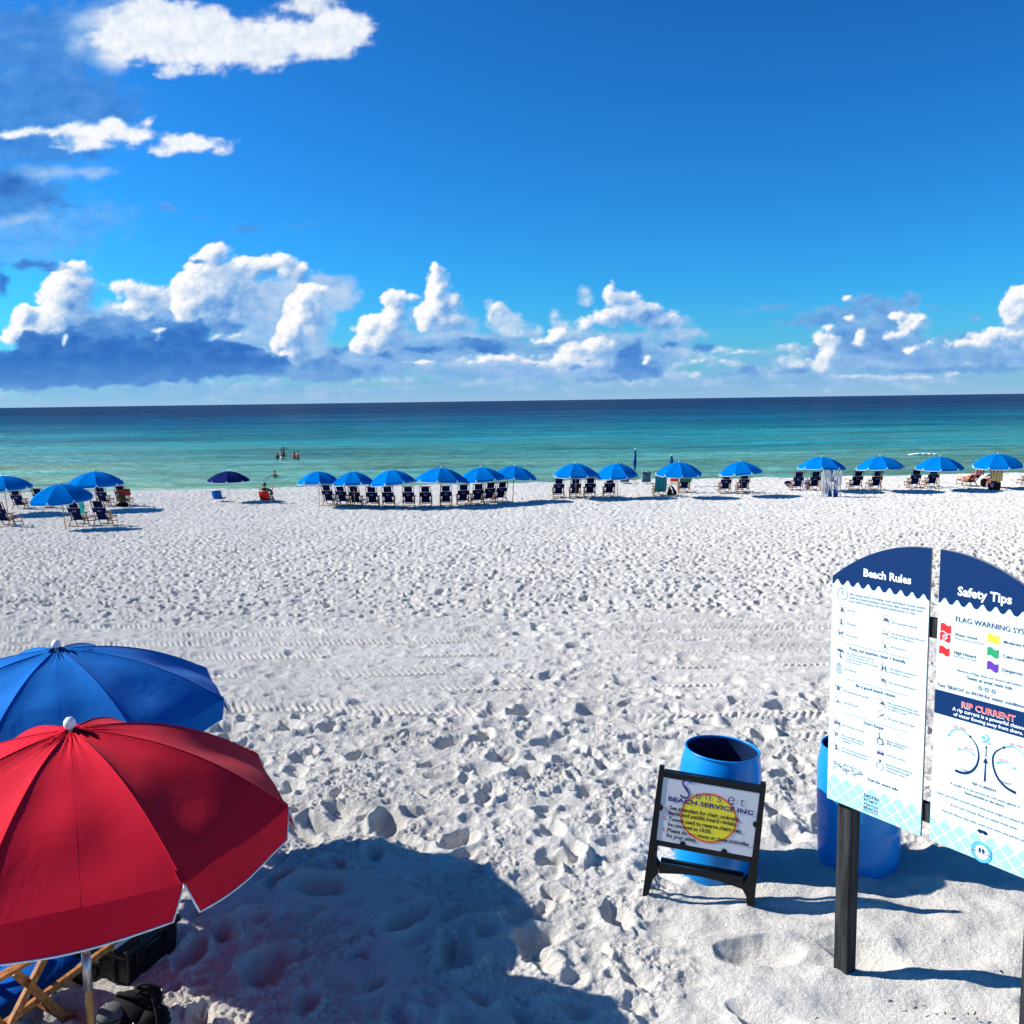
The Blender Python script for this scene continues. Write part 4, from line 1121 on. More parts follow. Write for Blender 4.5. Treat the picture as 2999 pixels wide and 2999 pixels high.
put(PL, 'Beach Rules', 0.075, 2.373, 0.290, 'ink_white', 0.028)
for s, u, v, w in [('All county parks, including river and beach access points,', -0.008, 2.254, 0.463), ('shall be closed between one hour after sunset and one', -0.009, 2.234, 0.440), ('hour before sunrise. No beach setups prior to 7am.', -0.010, 2.215, 0.408),
        ('No fires', -0.020, 2.161, 0.051), ('No glass', -0.022, 2.086, 0.058), ('No animals', -0.023, 2.020, 0.074), ('No overnight camping', 0.260, 2.145, 0.148), ('No Smoking, Vaping, Alcohol,', 0.259, 2.084, 0.196), ('Drugs, or Weapons', 0.258, 2.066, 0.129), ('No fireworks', 0.259, 2.011, 0.085),
        ('- No setting up before 7:00 am', -0.025, 1.919, 0.184), ("- Tents are limited to 10' x 10'", -0.025, 1.904, 0.181), ('- Items left on the beach overnight', -0.025, 1.887, 0.209), ('will be removed', -0.016, 1.871, 0.094), ('No littering', -0.029, 1.824, 0.078),
        ('No fighting, profanity, or', 0.257, 1.891, 0.164), ('disorderly conduct', 0.256, 1.873, 0.126), ('No sound amplification', 0.256, 1.815, 0.157), ('No harassing sea turtles', -0.031, 1.698, 0.164), ('Stay off dunes', -0.030, 1.630, 0.096),
        ('No removal of beach sand', 0.254, 1.701, 0.177), ('or digging holes larger than', 0.253, 1.685, 0.185), ("3' wide x 2' deep", 0.253, 1.668, 0.113), ('No white lights at night', 0.254, 1.615, 0.161), ('No vehicles on beach', -0.031, 1.498, 0.141),
        ('No overnight parking,', -0.034, 1.438, 0.146), ('parking on shoulder or', -0.034, 1.422, 0.152), ('roadway', -0.033, 1.406, 0.059), ('No commercial activities or', -0.034, 1.363, 0.185), ('soliciting without permit', -0.034, 1.346, 0.169),
        ('Beach wheelchairs', 0.254, 1.491, 0.126), ('850-259-4131', 0.253, 1.474, 0.105), ('Lock your vehicle', 0.252, 1.413, 0.115), ('Special events must be', 0.252, 1.359, 0.157), ('coordinated through', 0.251, 1.342, 0.142), ('Okaloosa County', 0.252, 1.325, 0.117)]:
    put(PL, s, u, v, w, 'ink', 0.004)
for s, u, v, w in [('Keep our beaches clean + friendly', -0.001, 1.945, 0.350), ('Be a good beach citizen', 0.047, 1.745, 0.248), ("Don't forget", 0.105, 1.548, 0.128), ('Scan for more info', 0.140, 1.236, 0.191)]:
    put(PL, s, u, v, w, 'ink', 0.012)
for s, v, w in [('DESTIN', 1.136, 0.093), ('FORT', 1.113, 0.090), ('WALTON', 1.090, 0.091), ('BEACH', 1.068, 0.090), ('FLORIDA', 1.055, 0.091)]:
    lettering(PL, FR, s, 0.121, v, w, M['ink'], 0.012, None, 0.004, {'FORT': 0.62, 'BEACH': 0.85, 'FLORIDA': 0.55}.get(s, 1.0))
for v in (1.976, 1.775, 1.575):
    flat(PL, FR, 'ruled_line', [line(-0.030, v, 0.376, v, 0.0022)], M['ink'], 0.003)

# pictograms: pink prohibition ring and the picture inside
def no_sign(par, u, v, r, shapes, slash=True):
    rg = ring(u, v, r, 0.0022)
    if slash: rg = rg + [line(u - r * 0.7, v + r * 0.7, u + r * 0.7, v - r * 0.7, 0.0022)]
    flat(par, FR, 'prohibition_ring', rg, M['pink_ring'], 0.004)
    flat(par, FR, 'pictogram', [[(u + x * r, v + z * r) for x, z in pl] for pl in shapes], M['ink'], 0.003)
LR = 0.0275
no_sign(PL, -0.055, 2.166, LR, [[(-.5, -.5), (.5, -.35), (.5, -.5), (-.5, -.35)][:3], [(-.5, -.35), (.5, -.35), (.5, -.52), (-.5, -.52)], [(-.3, -.3), (.3, -.3), (.35, .05), (.15, .15), (0, .6), (-.15, .1), (-.35, .1)]])
no_sign(PL, -0.059, 2.094, LR, [[(-.2, -.6), (.2, -.6), (.2, -.15), (-.2, -.15)], [(-.18, -.05), (.18, -.05), (.10, .25), (.06, .65), (-.06, .65), (-.10, .25)]])
no_sign(PL, -0.060, 2.029, LR, [[(-.5, .05), (.35, .05), (.35, -.2), (-.4, -.2)], [(-.5, -.5), (-.35, -.5), (-.3, 0), (-.5, .05)], [(.2, -.5), (.35, -.5), (.35, 0), (.2, 0)], [(.25, 0), (.6, .15), (.6, .35), (.3, .4), (.15, .1)], [(-.5, .05), (-.65, .35), (-.58, .38), (-.4, .05)]])
no_sign(PL, 0.225, 2.157, LR, [[(-.6, -.3), (.6, -.3), (.55, .0), (.25, .35), (-.25, .35), (-.55, .0)]])
no_sign(PL, 0.224, 2.084, LR, [[(-.6, -.25), (.55, -.25), (.55, -.05), (-.6, -.05)], [(.4, .1), (.5, .1), (.55, .5), (.45, .5)]])
no_sign(PL, 0.223, 2.017, LR, [[(-.15, -.6), (.15, -.6), (.15, .2), (-.15, .2)], [(.05, .3), (.12, .3), (.2, .6), (.12, .6)]])
no_sign(PL, 0.221, 1.891, LR, [[(-.5, -.6), (-.3, -.6), (-.15, .1), (-.3, .3), (-.5, .1)], [(.3, -.6), (.5, -.6), (.5, .1), (.3, .3), (.15, .1)], disc(-.33, .45, .14, None, 10), disc(.33, .45, .14, None, 10), [(-.3, .15), (.2, .25), (.2, .15), (-.3, .02)]])
no_sign(PL, 0.220, 1.823, LR, [[(-.5, -.2), (-.2, -.2), (.1, -.5), (.1, .5), (-.2, .2), (-.5, .2)], [(.25, -.25), (.33, -.25), (.4, 0), (.33, .25), (.25, .25), (.3, 0)], [(.45, -.4), (.53, -.4), (.62, 0), (.53, .4), (.45, .4), (.53, 0)]])
no_sign(PL, -0.066, 1.708, LR, [disc(0, 0, .3, .42, 14), disc(0, .52, .13, .16, 8), [(-.2, .2), (-.65, .4), (-.6, .2), (-.2, .05)], [(.2, .2), (.65, .4), (.6, .2), (.2, .05)], [(-.2, -.2), (-.45, -.55), (-.1, -.35)], [(.2, -.2), (.45, -.55), (.1, -.35)]])
no_sign(PL, -0.067, 1.638, LR, [[(-.6, -.45), (.6, -.45), (.2, -.15), (-.2, -.2)], [(0, -.2), (.08, -.2), (-.2, .55)], [(.05, -.2), (.12, -.2), (.35, .5)]])
no_sign(PL, 0.219, 1.697, LR, [[(-.65, -.35), (.65, -.35), (.3, .1), (.05, .45), (-.2, .1)]])
no_sign(PL, 0.218, 1.629, LR, [[(-.6, -.35), (-.5, -.5), (.15, -.05), (.05, .1)], [(.05, .15), (.2, -.1), (.5, .2), (.25, .35)]])
CAR = [[(-.65, -.35), (.65, -.35), (.65, .02), (-.65, .02)], [(-.45, .02), (-.35, .02), (-.22, .42), (-.32, .42)], [(.45, .02), (.32, .42), (.22, .42), (.35, .02)], [(-.32, .42), (-.3, .34), (.3, .34), (.32, .42)], [(-.65, -.5), (-.42, -.5), (-.42, -.35), (-.65, -.35)], [(.42, -.5), (.65, -.5), (.65, -.35), (.42, -.35)], [(-.8, .05), (-.62, .02), (-.62, .14), (-.8, .14)], [(.62, .02), (.8, .05), (.8, .14), (.62, .14)]]
no_sign(PL, -0.067, 1.509, LR, CAR)
no_sign(PL, -0.069, 1.436, LR, []); put(PL, 'P', -0.080, 1.423, 0.019, 'ink', 0.02)
no_sign(PL, -0.069, 1.365, LR, []); put(PL, '$', -0.080, 1.350, 0.020, 'ink', 0.02)
flat(PL, FR, 'pictogram', ring(-0.055, 2.252, 0.034, 0.0025) + [line(-0.055, 2.252, -0.055, 2.275, 0.003), line(-0.055, 2.252, -0.039, 2.246, 0.003)], M['ink'], 0.003)                                       # clock
flat(PL, FR, 'pictogram', [[(-0.085, 1.925), (-0.07, 1.938), (-0.045, 1.934), (-0.03, 1.918), (-0.05, 1.922)], line(-0.062, 1.925, -0.055, 1.885, 0.004), [(-0.085, 1.905), (-0.072, 1.905), (-0.06, 1.89), (-0.045, 1.888), (-0.045, 1.894), (-0.066, 1.899)]], M['ink'], 0.003)     # umbrella
flat(PL, FR, 'pictogram', [line(-0.084, z, -0.046, z, 0.004) for z in (1.845, 1.834, 1.823, 1.812, 1.801)] + [line(-0.07, 1.853, -0.06, 1.853, 0.006)], M['ink'], 0.003)   # litter basket
flat(PL, FR, 'pictogram', ring(0.212, 1.480, 0.021, 0.004, 24) + [line(0.207, 1.512, 0.209, 1.490, 0.005), line(0.209, 1.492, 0.226, 1.490, 0.004), line(0.226, 1.491, 0.236, 1.463, 0.004), disc(0.206, 1.520, 0.005, None, 10)], M['ink'], 0.003)   # wheelchair
flat(PL, FR, 'pictogram', [[(0.217 + x * 0.030, 1.418 + z * 0.030) for x, z in pl] for pl in CAR], M['purple_ink'], 0.003)
flat(PL, FR, 'pictogram', ring(0.216, 1.340, 0.022, 0.0025, 24) + [[(0.208, 1.372), (0.212, 1.378), (0.220, 1.378), (0.224, 1.372), (0.216, 1.362)]], M['ink'], 0.003)   # ring
# fish made of scrawled letter strokes
fish = []
fr_ = random.Random(3)
for i in range(64):
    a = fr_.random(); x = -0.045 + 0.15 * a; hh = 0.035 * math.sin(math.pi * min(1, a * 1.02)) ** 0.8
    z = 1.255 + fr_.uniform(-hh, hh); an = fr_.uniform(-0.9, 0.9)
    fish.append(line(x, z, x + 0.010 * math.cos(an), z + 0.010 * math.sin(an), 0.003))
for i in range(20):
    a = fr_.random(); x = -0.09 + 0.045 * a; hh = 0.030 * (1 - a) + 0.003
    z = 1.257 + fr_.uniform(-hh, hh); an = fr_.uniform(-0.9, 0.9)
    fish.append(line(x, z, x + 0.008 * math.cos(an), z + 0.008 * math.sin(an), 0.003))
flat(PL, FR, 'fish_emblem', fish, M['ink'], 0.003)
# rows of aqua diamonds along the lower edge
def clip_poly(poly, x0, x1, z0, z1):
    for ax, lim, sg in ((0, x0, 1), (0, x1, -1), (1, z0, 1), (1, z1, -1)):
        res = []
        for i in range(len(poly)):
            a, b = poly[i], poly[(i + 1) % len(poly)]
            ia, ib = sg * (a[ax] - lim) >= 0, sg * (b[ax] - lim) >= 0
            if ia: res.append(a)
            if ia != ib:
                f = (lim - a[ax]) / (b[ax] - a[ax]); res.append((a[0] + (b[0] - a[0]) * f, a[1] + (b[1] - a[1]) * f))
        poly = res
        if len(poly) < 3: return None
    return poly
def diamonds(par, ua, ub, ustart, vtop):
    for r_ in range(4):
        for c_ in range(-1, 9):
            u = ustart + c_ * 0.0815 + (0.5 * 0.0815 if r_ % 2 else 0); v = vtop - 0.040 * r_
            if abs(v - vtop) < 1e-6 and False: continue
            pl = clip_poly([(u - 0.034, v), (u, v - 0.033), (u + 0.034, v), (u, v + 0.033)], ua + 0.002, ub - 0.002, 1.040, 9)
            if pl: flat(par, FR, 'diamond', [pl], M['aqua_print'], 0.002)
diamonds(PL, -0.125, 0.472, -0.155, 1.165)
diamonds(PR, 0.520, 1.117, 0.522, 1.146)

# right panel
put(PR, 'Safety Tips', 0.622, 2.358, 0.273, 'ink_white', 0.028)
put(PR, 'FLAG WARNING SYSTEM', 0.615, 2.224, 0.415, 'ink', 0.010)
def flag_shape(u, v, w=0.056, h=0.040):
    n = 8; q = []
    for i in range(n):
        a, b = i / n, (i + 1) / n
        za, zb = 0.006 * math.sin(a * 6.28), 0.006 * math.sin(b * 6.28)
        q.append([(u - w / 2 + w * a, v - h / 2 + za), (u - w / 2 + w * b, v - h / 2 + zb), (u - w / 2 + w * b, v + h / 2 + zb), (u - w / 2 + w * a, v + h / 2 + za)])
    return q
for (u, v, mt_, lb) in ((0.566, 2.178, 'red_print', 'upper red flag'), (0.565, 2.132, 'red_print', 'red flag with white swimmer ring'), (0.563, 2.060, 'red_print', 'single red flag'), (0.813, 2.174, 'yellow_print', 'yellow flag'), (0.814, 2.106, 'green_print', 'green flag'), (0.816, 2.036, 'purple_print', 'purple flag')):
    o = flat(PR, FR, 'flag', flag_shape(u, v), M[mt_], 0.003)
flat(PR, FR, 'pictogram', ring(0.565, 2.133, 0.013, 0.003, 20) + [line(0.556, 2.142, 0.574, 2.124, 0.003)], M['ink_white'], 0.004)
for s, u, v, w, pf in [('Water closed', 0.615, 2.151, 0.117, None), ('High Hazard', 0.613, 2.058, 0.117, None), ('Moderate hazard', 0.863, 2.163, 0.086, 'Moderate'), ('Calm conditions', 0.863, 2.094, 0.101, 'Calm cond'), ('Dangerous marine life', 0.863, 2.026, 0.099, 'Dangerous'), ('Swim at your own risk.', 0.688, 1.944, 0.232, None), ('Text "BEACH" to 44144 for water conditions', 0.530, 1.871, 0.445, 'Text "BEACH" to 44144 for water condition')]:
    put(PR, s, u, v, w, 'ink', 0.012, pf)
for s, u, v, w, pf in [('Water Activity is prohibited', 0.615, 2.134, 0.150, None), ('Knee deep is too deep', 0.613, 2.043, 0.121, None), ('Absence of flags does not assure safe waters.', 0.633, 1.972, 0.334, None), ('If caught in a rip current do not swim against it', 0.625, 1.378, 0.355, None), ('Swim out of the current then swim at an angle or toward the shore', 0.552, 1.305, 0.451, 'Swim out of the current then swim at an angle or toward th'), ("If you can't escape, float or calmly tread water", 0.631, 1.266, 0.346, None), ('Face the shore, stay calm, wave your arms and yell for help', 0.584, 1.220, 0.424, 'Face the shore, stay calm, wave your arms and yell for he')]:
    put(PR, s, u, v, w, 'ink', 0.006, pf)
put(PR, 'Swim parallel to the shore', 0.702, 1.355, 0.202, 'ink', 0.018)
for u in (0.759, 0.792, 0.826):
    flat(PR, FR, 'pictogram', ring(u, 1.915, 0.0085, 0.003, 14) + [line(u + 0.010 * math.cos(a), 1.915 + 0.010 * math.sin(a), u + 0.0135 * math.cos(a), 1.915 + 0.0135 * math.sin(a), 0.003) for a in np.arange(0, 6.28, 0.785)], M['ink'], 0.003)
flat(PR, FR, 'rip_current_band', [[(0.5215, 1.727), (1.1155, 1.727), (1.1155, 1.852), (0.5215, 1.852)]], M['navy_print'], 0.002)
lettering(PR, FR, 'RIP CURRENT', 0.6665, 1.7925, 0.273, M['ink_white'], 0.035, None, 0.003)
put(PR, 'RIP CURRENT', 0.668, 1.794, 0.270, 'coral_print', 0.012, None, 0.004)
put(PR, 'A rip current is a powerful channel', 0.621, 1.766, 0.370, 'ink_white', 0.016, 'A rip current is a powerful channe')
put(PR, 'of water flowing away from shore.', 0.627, 1.740, 0.351, 'ink_white', 0.016)
for pts, w0, w1, mt_ in ([(0.648, 1.459), (0.679, 1.457), (0.71, 1.465), (0.738, 1.487), (0.759, 1.522), (0.767, 1.566), (0.760, 1.606), (0.743, 1.635), (0.722, 1.654)], 0.015, 0.004, 'navy_print'), ([(0.958, 1.447), (0.925, 1.453), (0.893, 1.468), (0.863, 1.497), (0.843, 1.54), (0.838, 1.583), (0.847, 1.613), (0.865, 1.634), (0.886, 1.650)], 0.015, 0.004, 'navy_print'), \
        ([(0.701, 1.666), (0.678, 1.677), (0.655, 1.677), (0.633, 1.668), (0.617, 1.652), (0.609, 1.638)], 0.008, 0.002, 'sky_print'), ([(0.745, 1.567), (0.727, 1.578), (0.707, 1.584), (0.688, 1.583), (0.668, 1.576)], 0.008, 0.002, 'sky_print'), ([(0.901, 1.659), (0.923, 1.668), (0.946, 1.669), (0.967, 1.661), (0.990, 1.640), (0.999, 1.625)], 0.008, 0.002, 'sky_print'), ([(0.857, 1.564), (0.878, 1.577), (0.899, 1.580), (0.922, 1.575), (0.940, 1.567)], 0.008, 0.002, 'sky_print'):
    c_ = bez(pts, 24)
    flat(PR, FR, 'current_arrow', ribbon(c_, w0, w1) + [arrow_head(c_[-2], c_[-1], 0.016, 0.018)], M[mt_], 0.003)
flat(PR, FR, 'current_arrow', ribbon([(0.803, 1.452), (0.803, 1.550)], 0.010, 0.005) + [[(0.790, 1.546), (0.816, 1.546), (0.803, 1.575)]], M['navy_print'], 0.003)
flat(PR, FR, 'current_arrow', ribbon([(0.803, 1.578), (0.803, 1.625)], 0.005, 0.003) + [[(0.796, 1.622), (0.810, 1.622), (0.803, 1.638)]], M['ink'], 0.003)
flat(PR, FR, 'swimmer_pictogram', [disc(0.786, 1.672, 0.009, None, 12), [(0.783, 1.652), (0.800, 1.664), (0.812, 1.658), (0.826, 1.647), (0.822, 1.643), (0.803, 1.652), (0.785, 1.645)], line(0.804, 1.664, 0.815, 1.676, 0.006), line(0.815, 1.674, 0.799, 1.693, 0.006)], M['sky_print'], 0.003)
put(PR, 'RIP CURRENT', 0.740, 1.415, 0.125, 'ink', 0.012)
for s, u, v, w, ar in [('ESCAPE', 0.632, 1.683, 0.060, (0.055, 1)), ('ESCAPE', 0.691, 1.590, 0.045, (0.09, 1)), ('ESCAPE', 0.918, 1.676, 0.060, (0.08, 1)), ('ESCAPE', 0.870, 1.585, 0.045, (0.08, 1))]:
    put(PR, s, u, v, w, 'coral_print', 0.012, None, 0.003, 1.0, ar)
put(PR, 'CURRENT', 0.672, 1.470, 0.056, 'ink', 0.012, None, 0.003, 1.0, (0.12, -1)); put(PR, 'CURRENT', 0.880, 1.475, 0.056, 'ink', 0.012, None, 0.003, 1.0, (0.12, -1))
flat(PR, FR, 'goggles_pictogram', [disc(0.791, 1.190, 0.013, 0.010, 14), disc(0.817, 1.190, 0.013, 0.010, 14), [(0.785, 1.192), (0.823, 1.192), (0.823, 1.200), (0.785, 1.200)]], M['navy_print'], 0.003)
flat(PR, FR, 'round_seal', [disc(0.804, 1.086, 0.050, None, 32)], M['ink_white'], 0.003)
flat(PR, FR, 'round_seal', ring(0.804, 1.086, 0.052, 0.014, 36), M['sky_print'], 0.004)
flat(PR, FR, 'round_seal', ring(0.804, 1.086, 0.053, 0.002, 36) + ring(0.804, 1.086, 0.039, 0.0015, 36), M['teal_print'], 0.005)
flat(PR, FR, 'round_seal', [disc(0.795, 1.096, 0.006, 0.011, 12), disc(0.813, 1.096, 0.006, 0.011, 12), line(0.756, 1.083, 0.852, 1.083, 0.003)], M['navy_print'], 0.006)

# ------------------------------------------------------------------ A-frame sign of the beach service
AB = Vector((0.8628, 6.0715, 2.95))
wa, la, ra = R(78), R(6), R(5.8)
W_ = Vector((math.sin(wa), -math.cos(wa), 0)); BK = Vector((math.cos(wa), math.sin(wa), 0))
V_ = Vector((0, 0, 1)) * math.cos(la) + BK * math.sin(la)
XA = W_ * math.cos(ra) - V_ * math.sin(ra); ZA = W_ * math.sin(ra) + V_ * math.cos(ra)      # the stand leans over to the right
YA = ZA.cross(XA)
FA = Matrix(((XA.x, YA.x, ZA.x, 0), (XA.y, YA.y, ZA.y, 0), (XA.z, YA.z, ZA.z, 0), (0, 0, 0, 1))) @ Matrix.Diagonal((0.981, 1, 1.042, 1))
af = empty('folding_sign', AB)
tag(af, 'black plastic folding sign with yellow sun board, tilted before a blue barrel', 'folding sign')
WD = 0.735
def leaf(M_, nm):
    q = MB()
    # two side rails with feet, three cross bars, rounded corners at the opening
    for sx in (0, 1):
        f = (lambda x: x) if sx == 0 else (lambda x: WD - 0.02 - x)
        pts = [(f(-0.018), -0.10), (f(0.018), -0.10), (f(0.030), 0.06), (f(0.045), 0.125), (f(0.075), 0.165), (f(0.075), 0.20), (f(0.048), 0.235), (f(0.044), 0.30), (f(0.048), 0.345), (f(0.036), 0.38), (f(0.032), 0.80), (f(0.030), 0.835), (f(0.012), 0.845), (f(0.0), 0.835)]
        if sx: pts = pts[::-1]
        q.prism(pts, 0.0, 0.030, M_)
    q.prism([(0.0325, 0.795), (WD - 0.0525, 0.795), (WD - 0.0525, 0.832), (0.0325, 0.832)], 0.002, 0.028, M_)
    q.prism([(0.0455, 0.345), (WD - 0.0655, 0.345), (WD - 0.0655, 0.378), (0.0455, 0.378)], 0.002, 0.028, M_)
    n = 10
    arc_ = [(0.076 + (WD - 0.172) * i / n, 0.165 + 0.030 * math.sin(math.pi * i / n)) for i in range(n + 1)]
    q.prism(arc_ + [(WD - 0.096, 0.235), (0.076, 0.235)], 0.001, 0.029, M_)
    return bpart(q, nm, M['black_plastic'], af)
leaf(FA, 'front_leaf')
# rear leaf leans the other way from the top hinge
hinge = Vector((0, 0.032, 0.835)); back_ = Matrix.Translation(FA @ hinge) @ (FA.to_3x3() @ Matrix.Rotation(R(4), 3, 'X')).to_4x4() @ Matrix.Translation((0.004, 0.002, -0.835))
leaf(back_, 'rear_leaf')
q = MB(); q.prism([(0.0, 0.836), (0.035, 0.836), (0.035, 0.862), (0.0, 0.862)], 0.004, 0.05, FA); bpart(q, 'hinge', M['black_plastic'], af, bevel=0.004)
q = MB(); q.prism([(WD - 0.055, 0.836), (WD - 0.020, 0.836), (WD - 0.020, 0.862), (WD - 0.055, 0.862)], 0.004, 0.05, FA); bpart(q, 'hinge', M['black_plastic'], af, bevel=0.004)
q = MB(); q.prism([(0.036, 0.380), (WD - 0.056, 0.380), (WD - 0.056, 0.793), (0.036, 0.793)], 0.004, 0.010, FA)
face = bpart(q, 'sign_face', M['board_white'], af)
for (cx, cz) in ((0.036, 0.594), (WD - 0.056, 0.592), (0.215, 0.382), (0.494, 0.382)):
    q = MB(); q.prism(disc(cx, cz, 0.020, None, 14), -0.004, 0.0035, FA); bpart(q, 'clip', M['black_plastic'], af)
flat(face, FA, 'sun_disc', [disc(0.366, 0.580, 0.181, 0.150, 40)], M['yellow_print'], -0.003)
flat(face, FA, 'sun_ring', ring(0.366, 0.580, 0.191, 0.012, 44, 0.160), M['orange_print'], -0.002)
def puta(s, u, v, w, mat='black_ink', bold=0.02, hs=1.0): return lettering(face, FA, s, u, v, w, M[mat], bold, None, -0.001, hs)
puta('S', 0.152, 0.676, 0.078, 'purple_ink', -0.012, 1.0)
for ch, u, w in (('u', 0.262, 0.036), ('n', 0.325, 0.040), ('s', 0.402, 0.032), ('e', 0.472, 0.052), ('t', 0.560, 0.030)): puta(ch, u, 0.690, w, 'purple_ink', -0.012, 0.95)
puta('BEACH SERVICE INC', 0.082, 0.648, 0.574, 'purple_ink', 0.035, 0.62)
for s, u, v, w in [('See attendant for chair, umbrella,', 0.100, 0.593, 0.472), ('kayak and paddle board rentals.', 0.098, 0.560, 0.455), ('Towels used to reserve chairs may', 0.103, 0.520, 0.491), ('be removed as 10:30.', 0.102, 0.484, 0.294), ('Please do', 0.101, 0.446, 0.136), ('move or close umbrellas', 0.306, 0.446, 0.343), ('for your safety.', 0.101, 0.411, 0.207)]:
    puta(s, u, v, w, 'black_ink', 0.03, 1.0)
for s, u, v, w in [('1.', 0.074, 0.593, 0.018), ('2.', 0.070, 0.520, 0.022), ('3.', 0.068, 0.446, 0.022), ('NOT', 0.245, 0.446, 0.053)]:
    puta(s, u, v, w, 'red_print', 0.03, 1.0)

# ------------------------------------------------------------------ blue drums used as bins
DR = 0.29
def drum(loc, tilt, lab):
    root = empty('barrel', loc)
    root.rotation_euler = tilt
    outer = [(0.262, -0.06), (0.272, -0.03), (0.284, 0.10), (0.288, 0.27), (0.2885, 0.295), (0.284, 0.305), (0.2845, 0.32), (0.289, 0.33), (0.290, 0.56), (0.2875, 0.575), (0.2885, 0.59), (0.290, 0.60), (0.289, 0.70), (0.284, 0.76), (0.275, 0.81), (0.264, 0.85), (0.2575, 0.872)]
    q = MB(); q.lathe(outer, 56, (0, 0, 0), False); q.build('drum_wall', M['barrel_blue'], root, True)
    q = MB(); q.tube([(0.2585 * math.cos(a), 0.2585 * math.sin(a), 0.878) for a in np.linspace(0, 2 * math.pi, 57)[:-1]], 0.0085, 8, True); q.build('rim', M['barrel_blue'], root, True)
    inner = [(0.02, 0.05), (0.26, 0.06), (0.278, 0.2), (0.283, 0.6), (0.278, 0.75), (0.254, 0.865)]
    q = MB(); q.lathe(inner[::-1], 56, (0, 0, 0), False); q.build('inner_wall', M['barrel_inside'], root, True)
    tag(root, lab, 'barrel', 'blue drums on the sand')
    return root
drum((1.425, 6.545, 2.925), (R(1.5), R(3.5), 0.3), 'open blue plastic barrel standing right behind the tilted folding sign')
drum((2.49, 6.56, 2.92), (R(-1), R(1), 1.3), 'blue plastic barrel half hidden behind the beach information board')

# ------------------------------------------------------------------ wooden beach chairs
def bent(p, q, sag, n, nrm):
    return [p.lerp(q, i / n) + nrm * (sag * 4 * (i / n) * (1 - i / n)) for i in range(n + 1)]

def sheet(q, pts, x0, x1, th=0.006):
    """cloth strip through the (y, z) points, x from x0 to x1, real thickness"""
    n = len(pts)
    vs = [(x, y, z) for (y, z) in pts for x in (x0, x1)]
    up = []
    for i, (y, z) in enumerate(pts):
        a = pts[max(0, i - 1)]; b = pts[min(n - 1, i + 1)]
        d = Vector((b[0] - a[0], b[1] - a[1])).normalized(); up.append((-d.y * th, d.x * th))
    vs += [(x, y + up[i][0], z + up[i][1]) for i, (y, z) in enumerate(pts) for x in (x0, x1)]
    m = 2 * n; fs = []
    for i in range(n - 1):
        a = 2 * i
        fs += [(a, a + 2, a + 3, a + 1), (m + a, m + a + 1, m + a + 3, m + a + 2), (a, m + a, m + a + 2, a + 2), (a + 1, a + 3, m + a + 3, m + a + 1)]
    fs += [(0, 1, m + 1, m), (m - 2, 2 * m - 2, 2 * m - 1, m - 1)]
    return q.add(vs, fs)

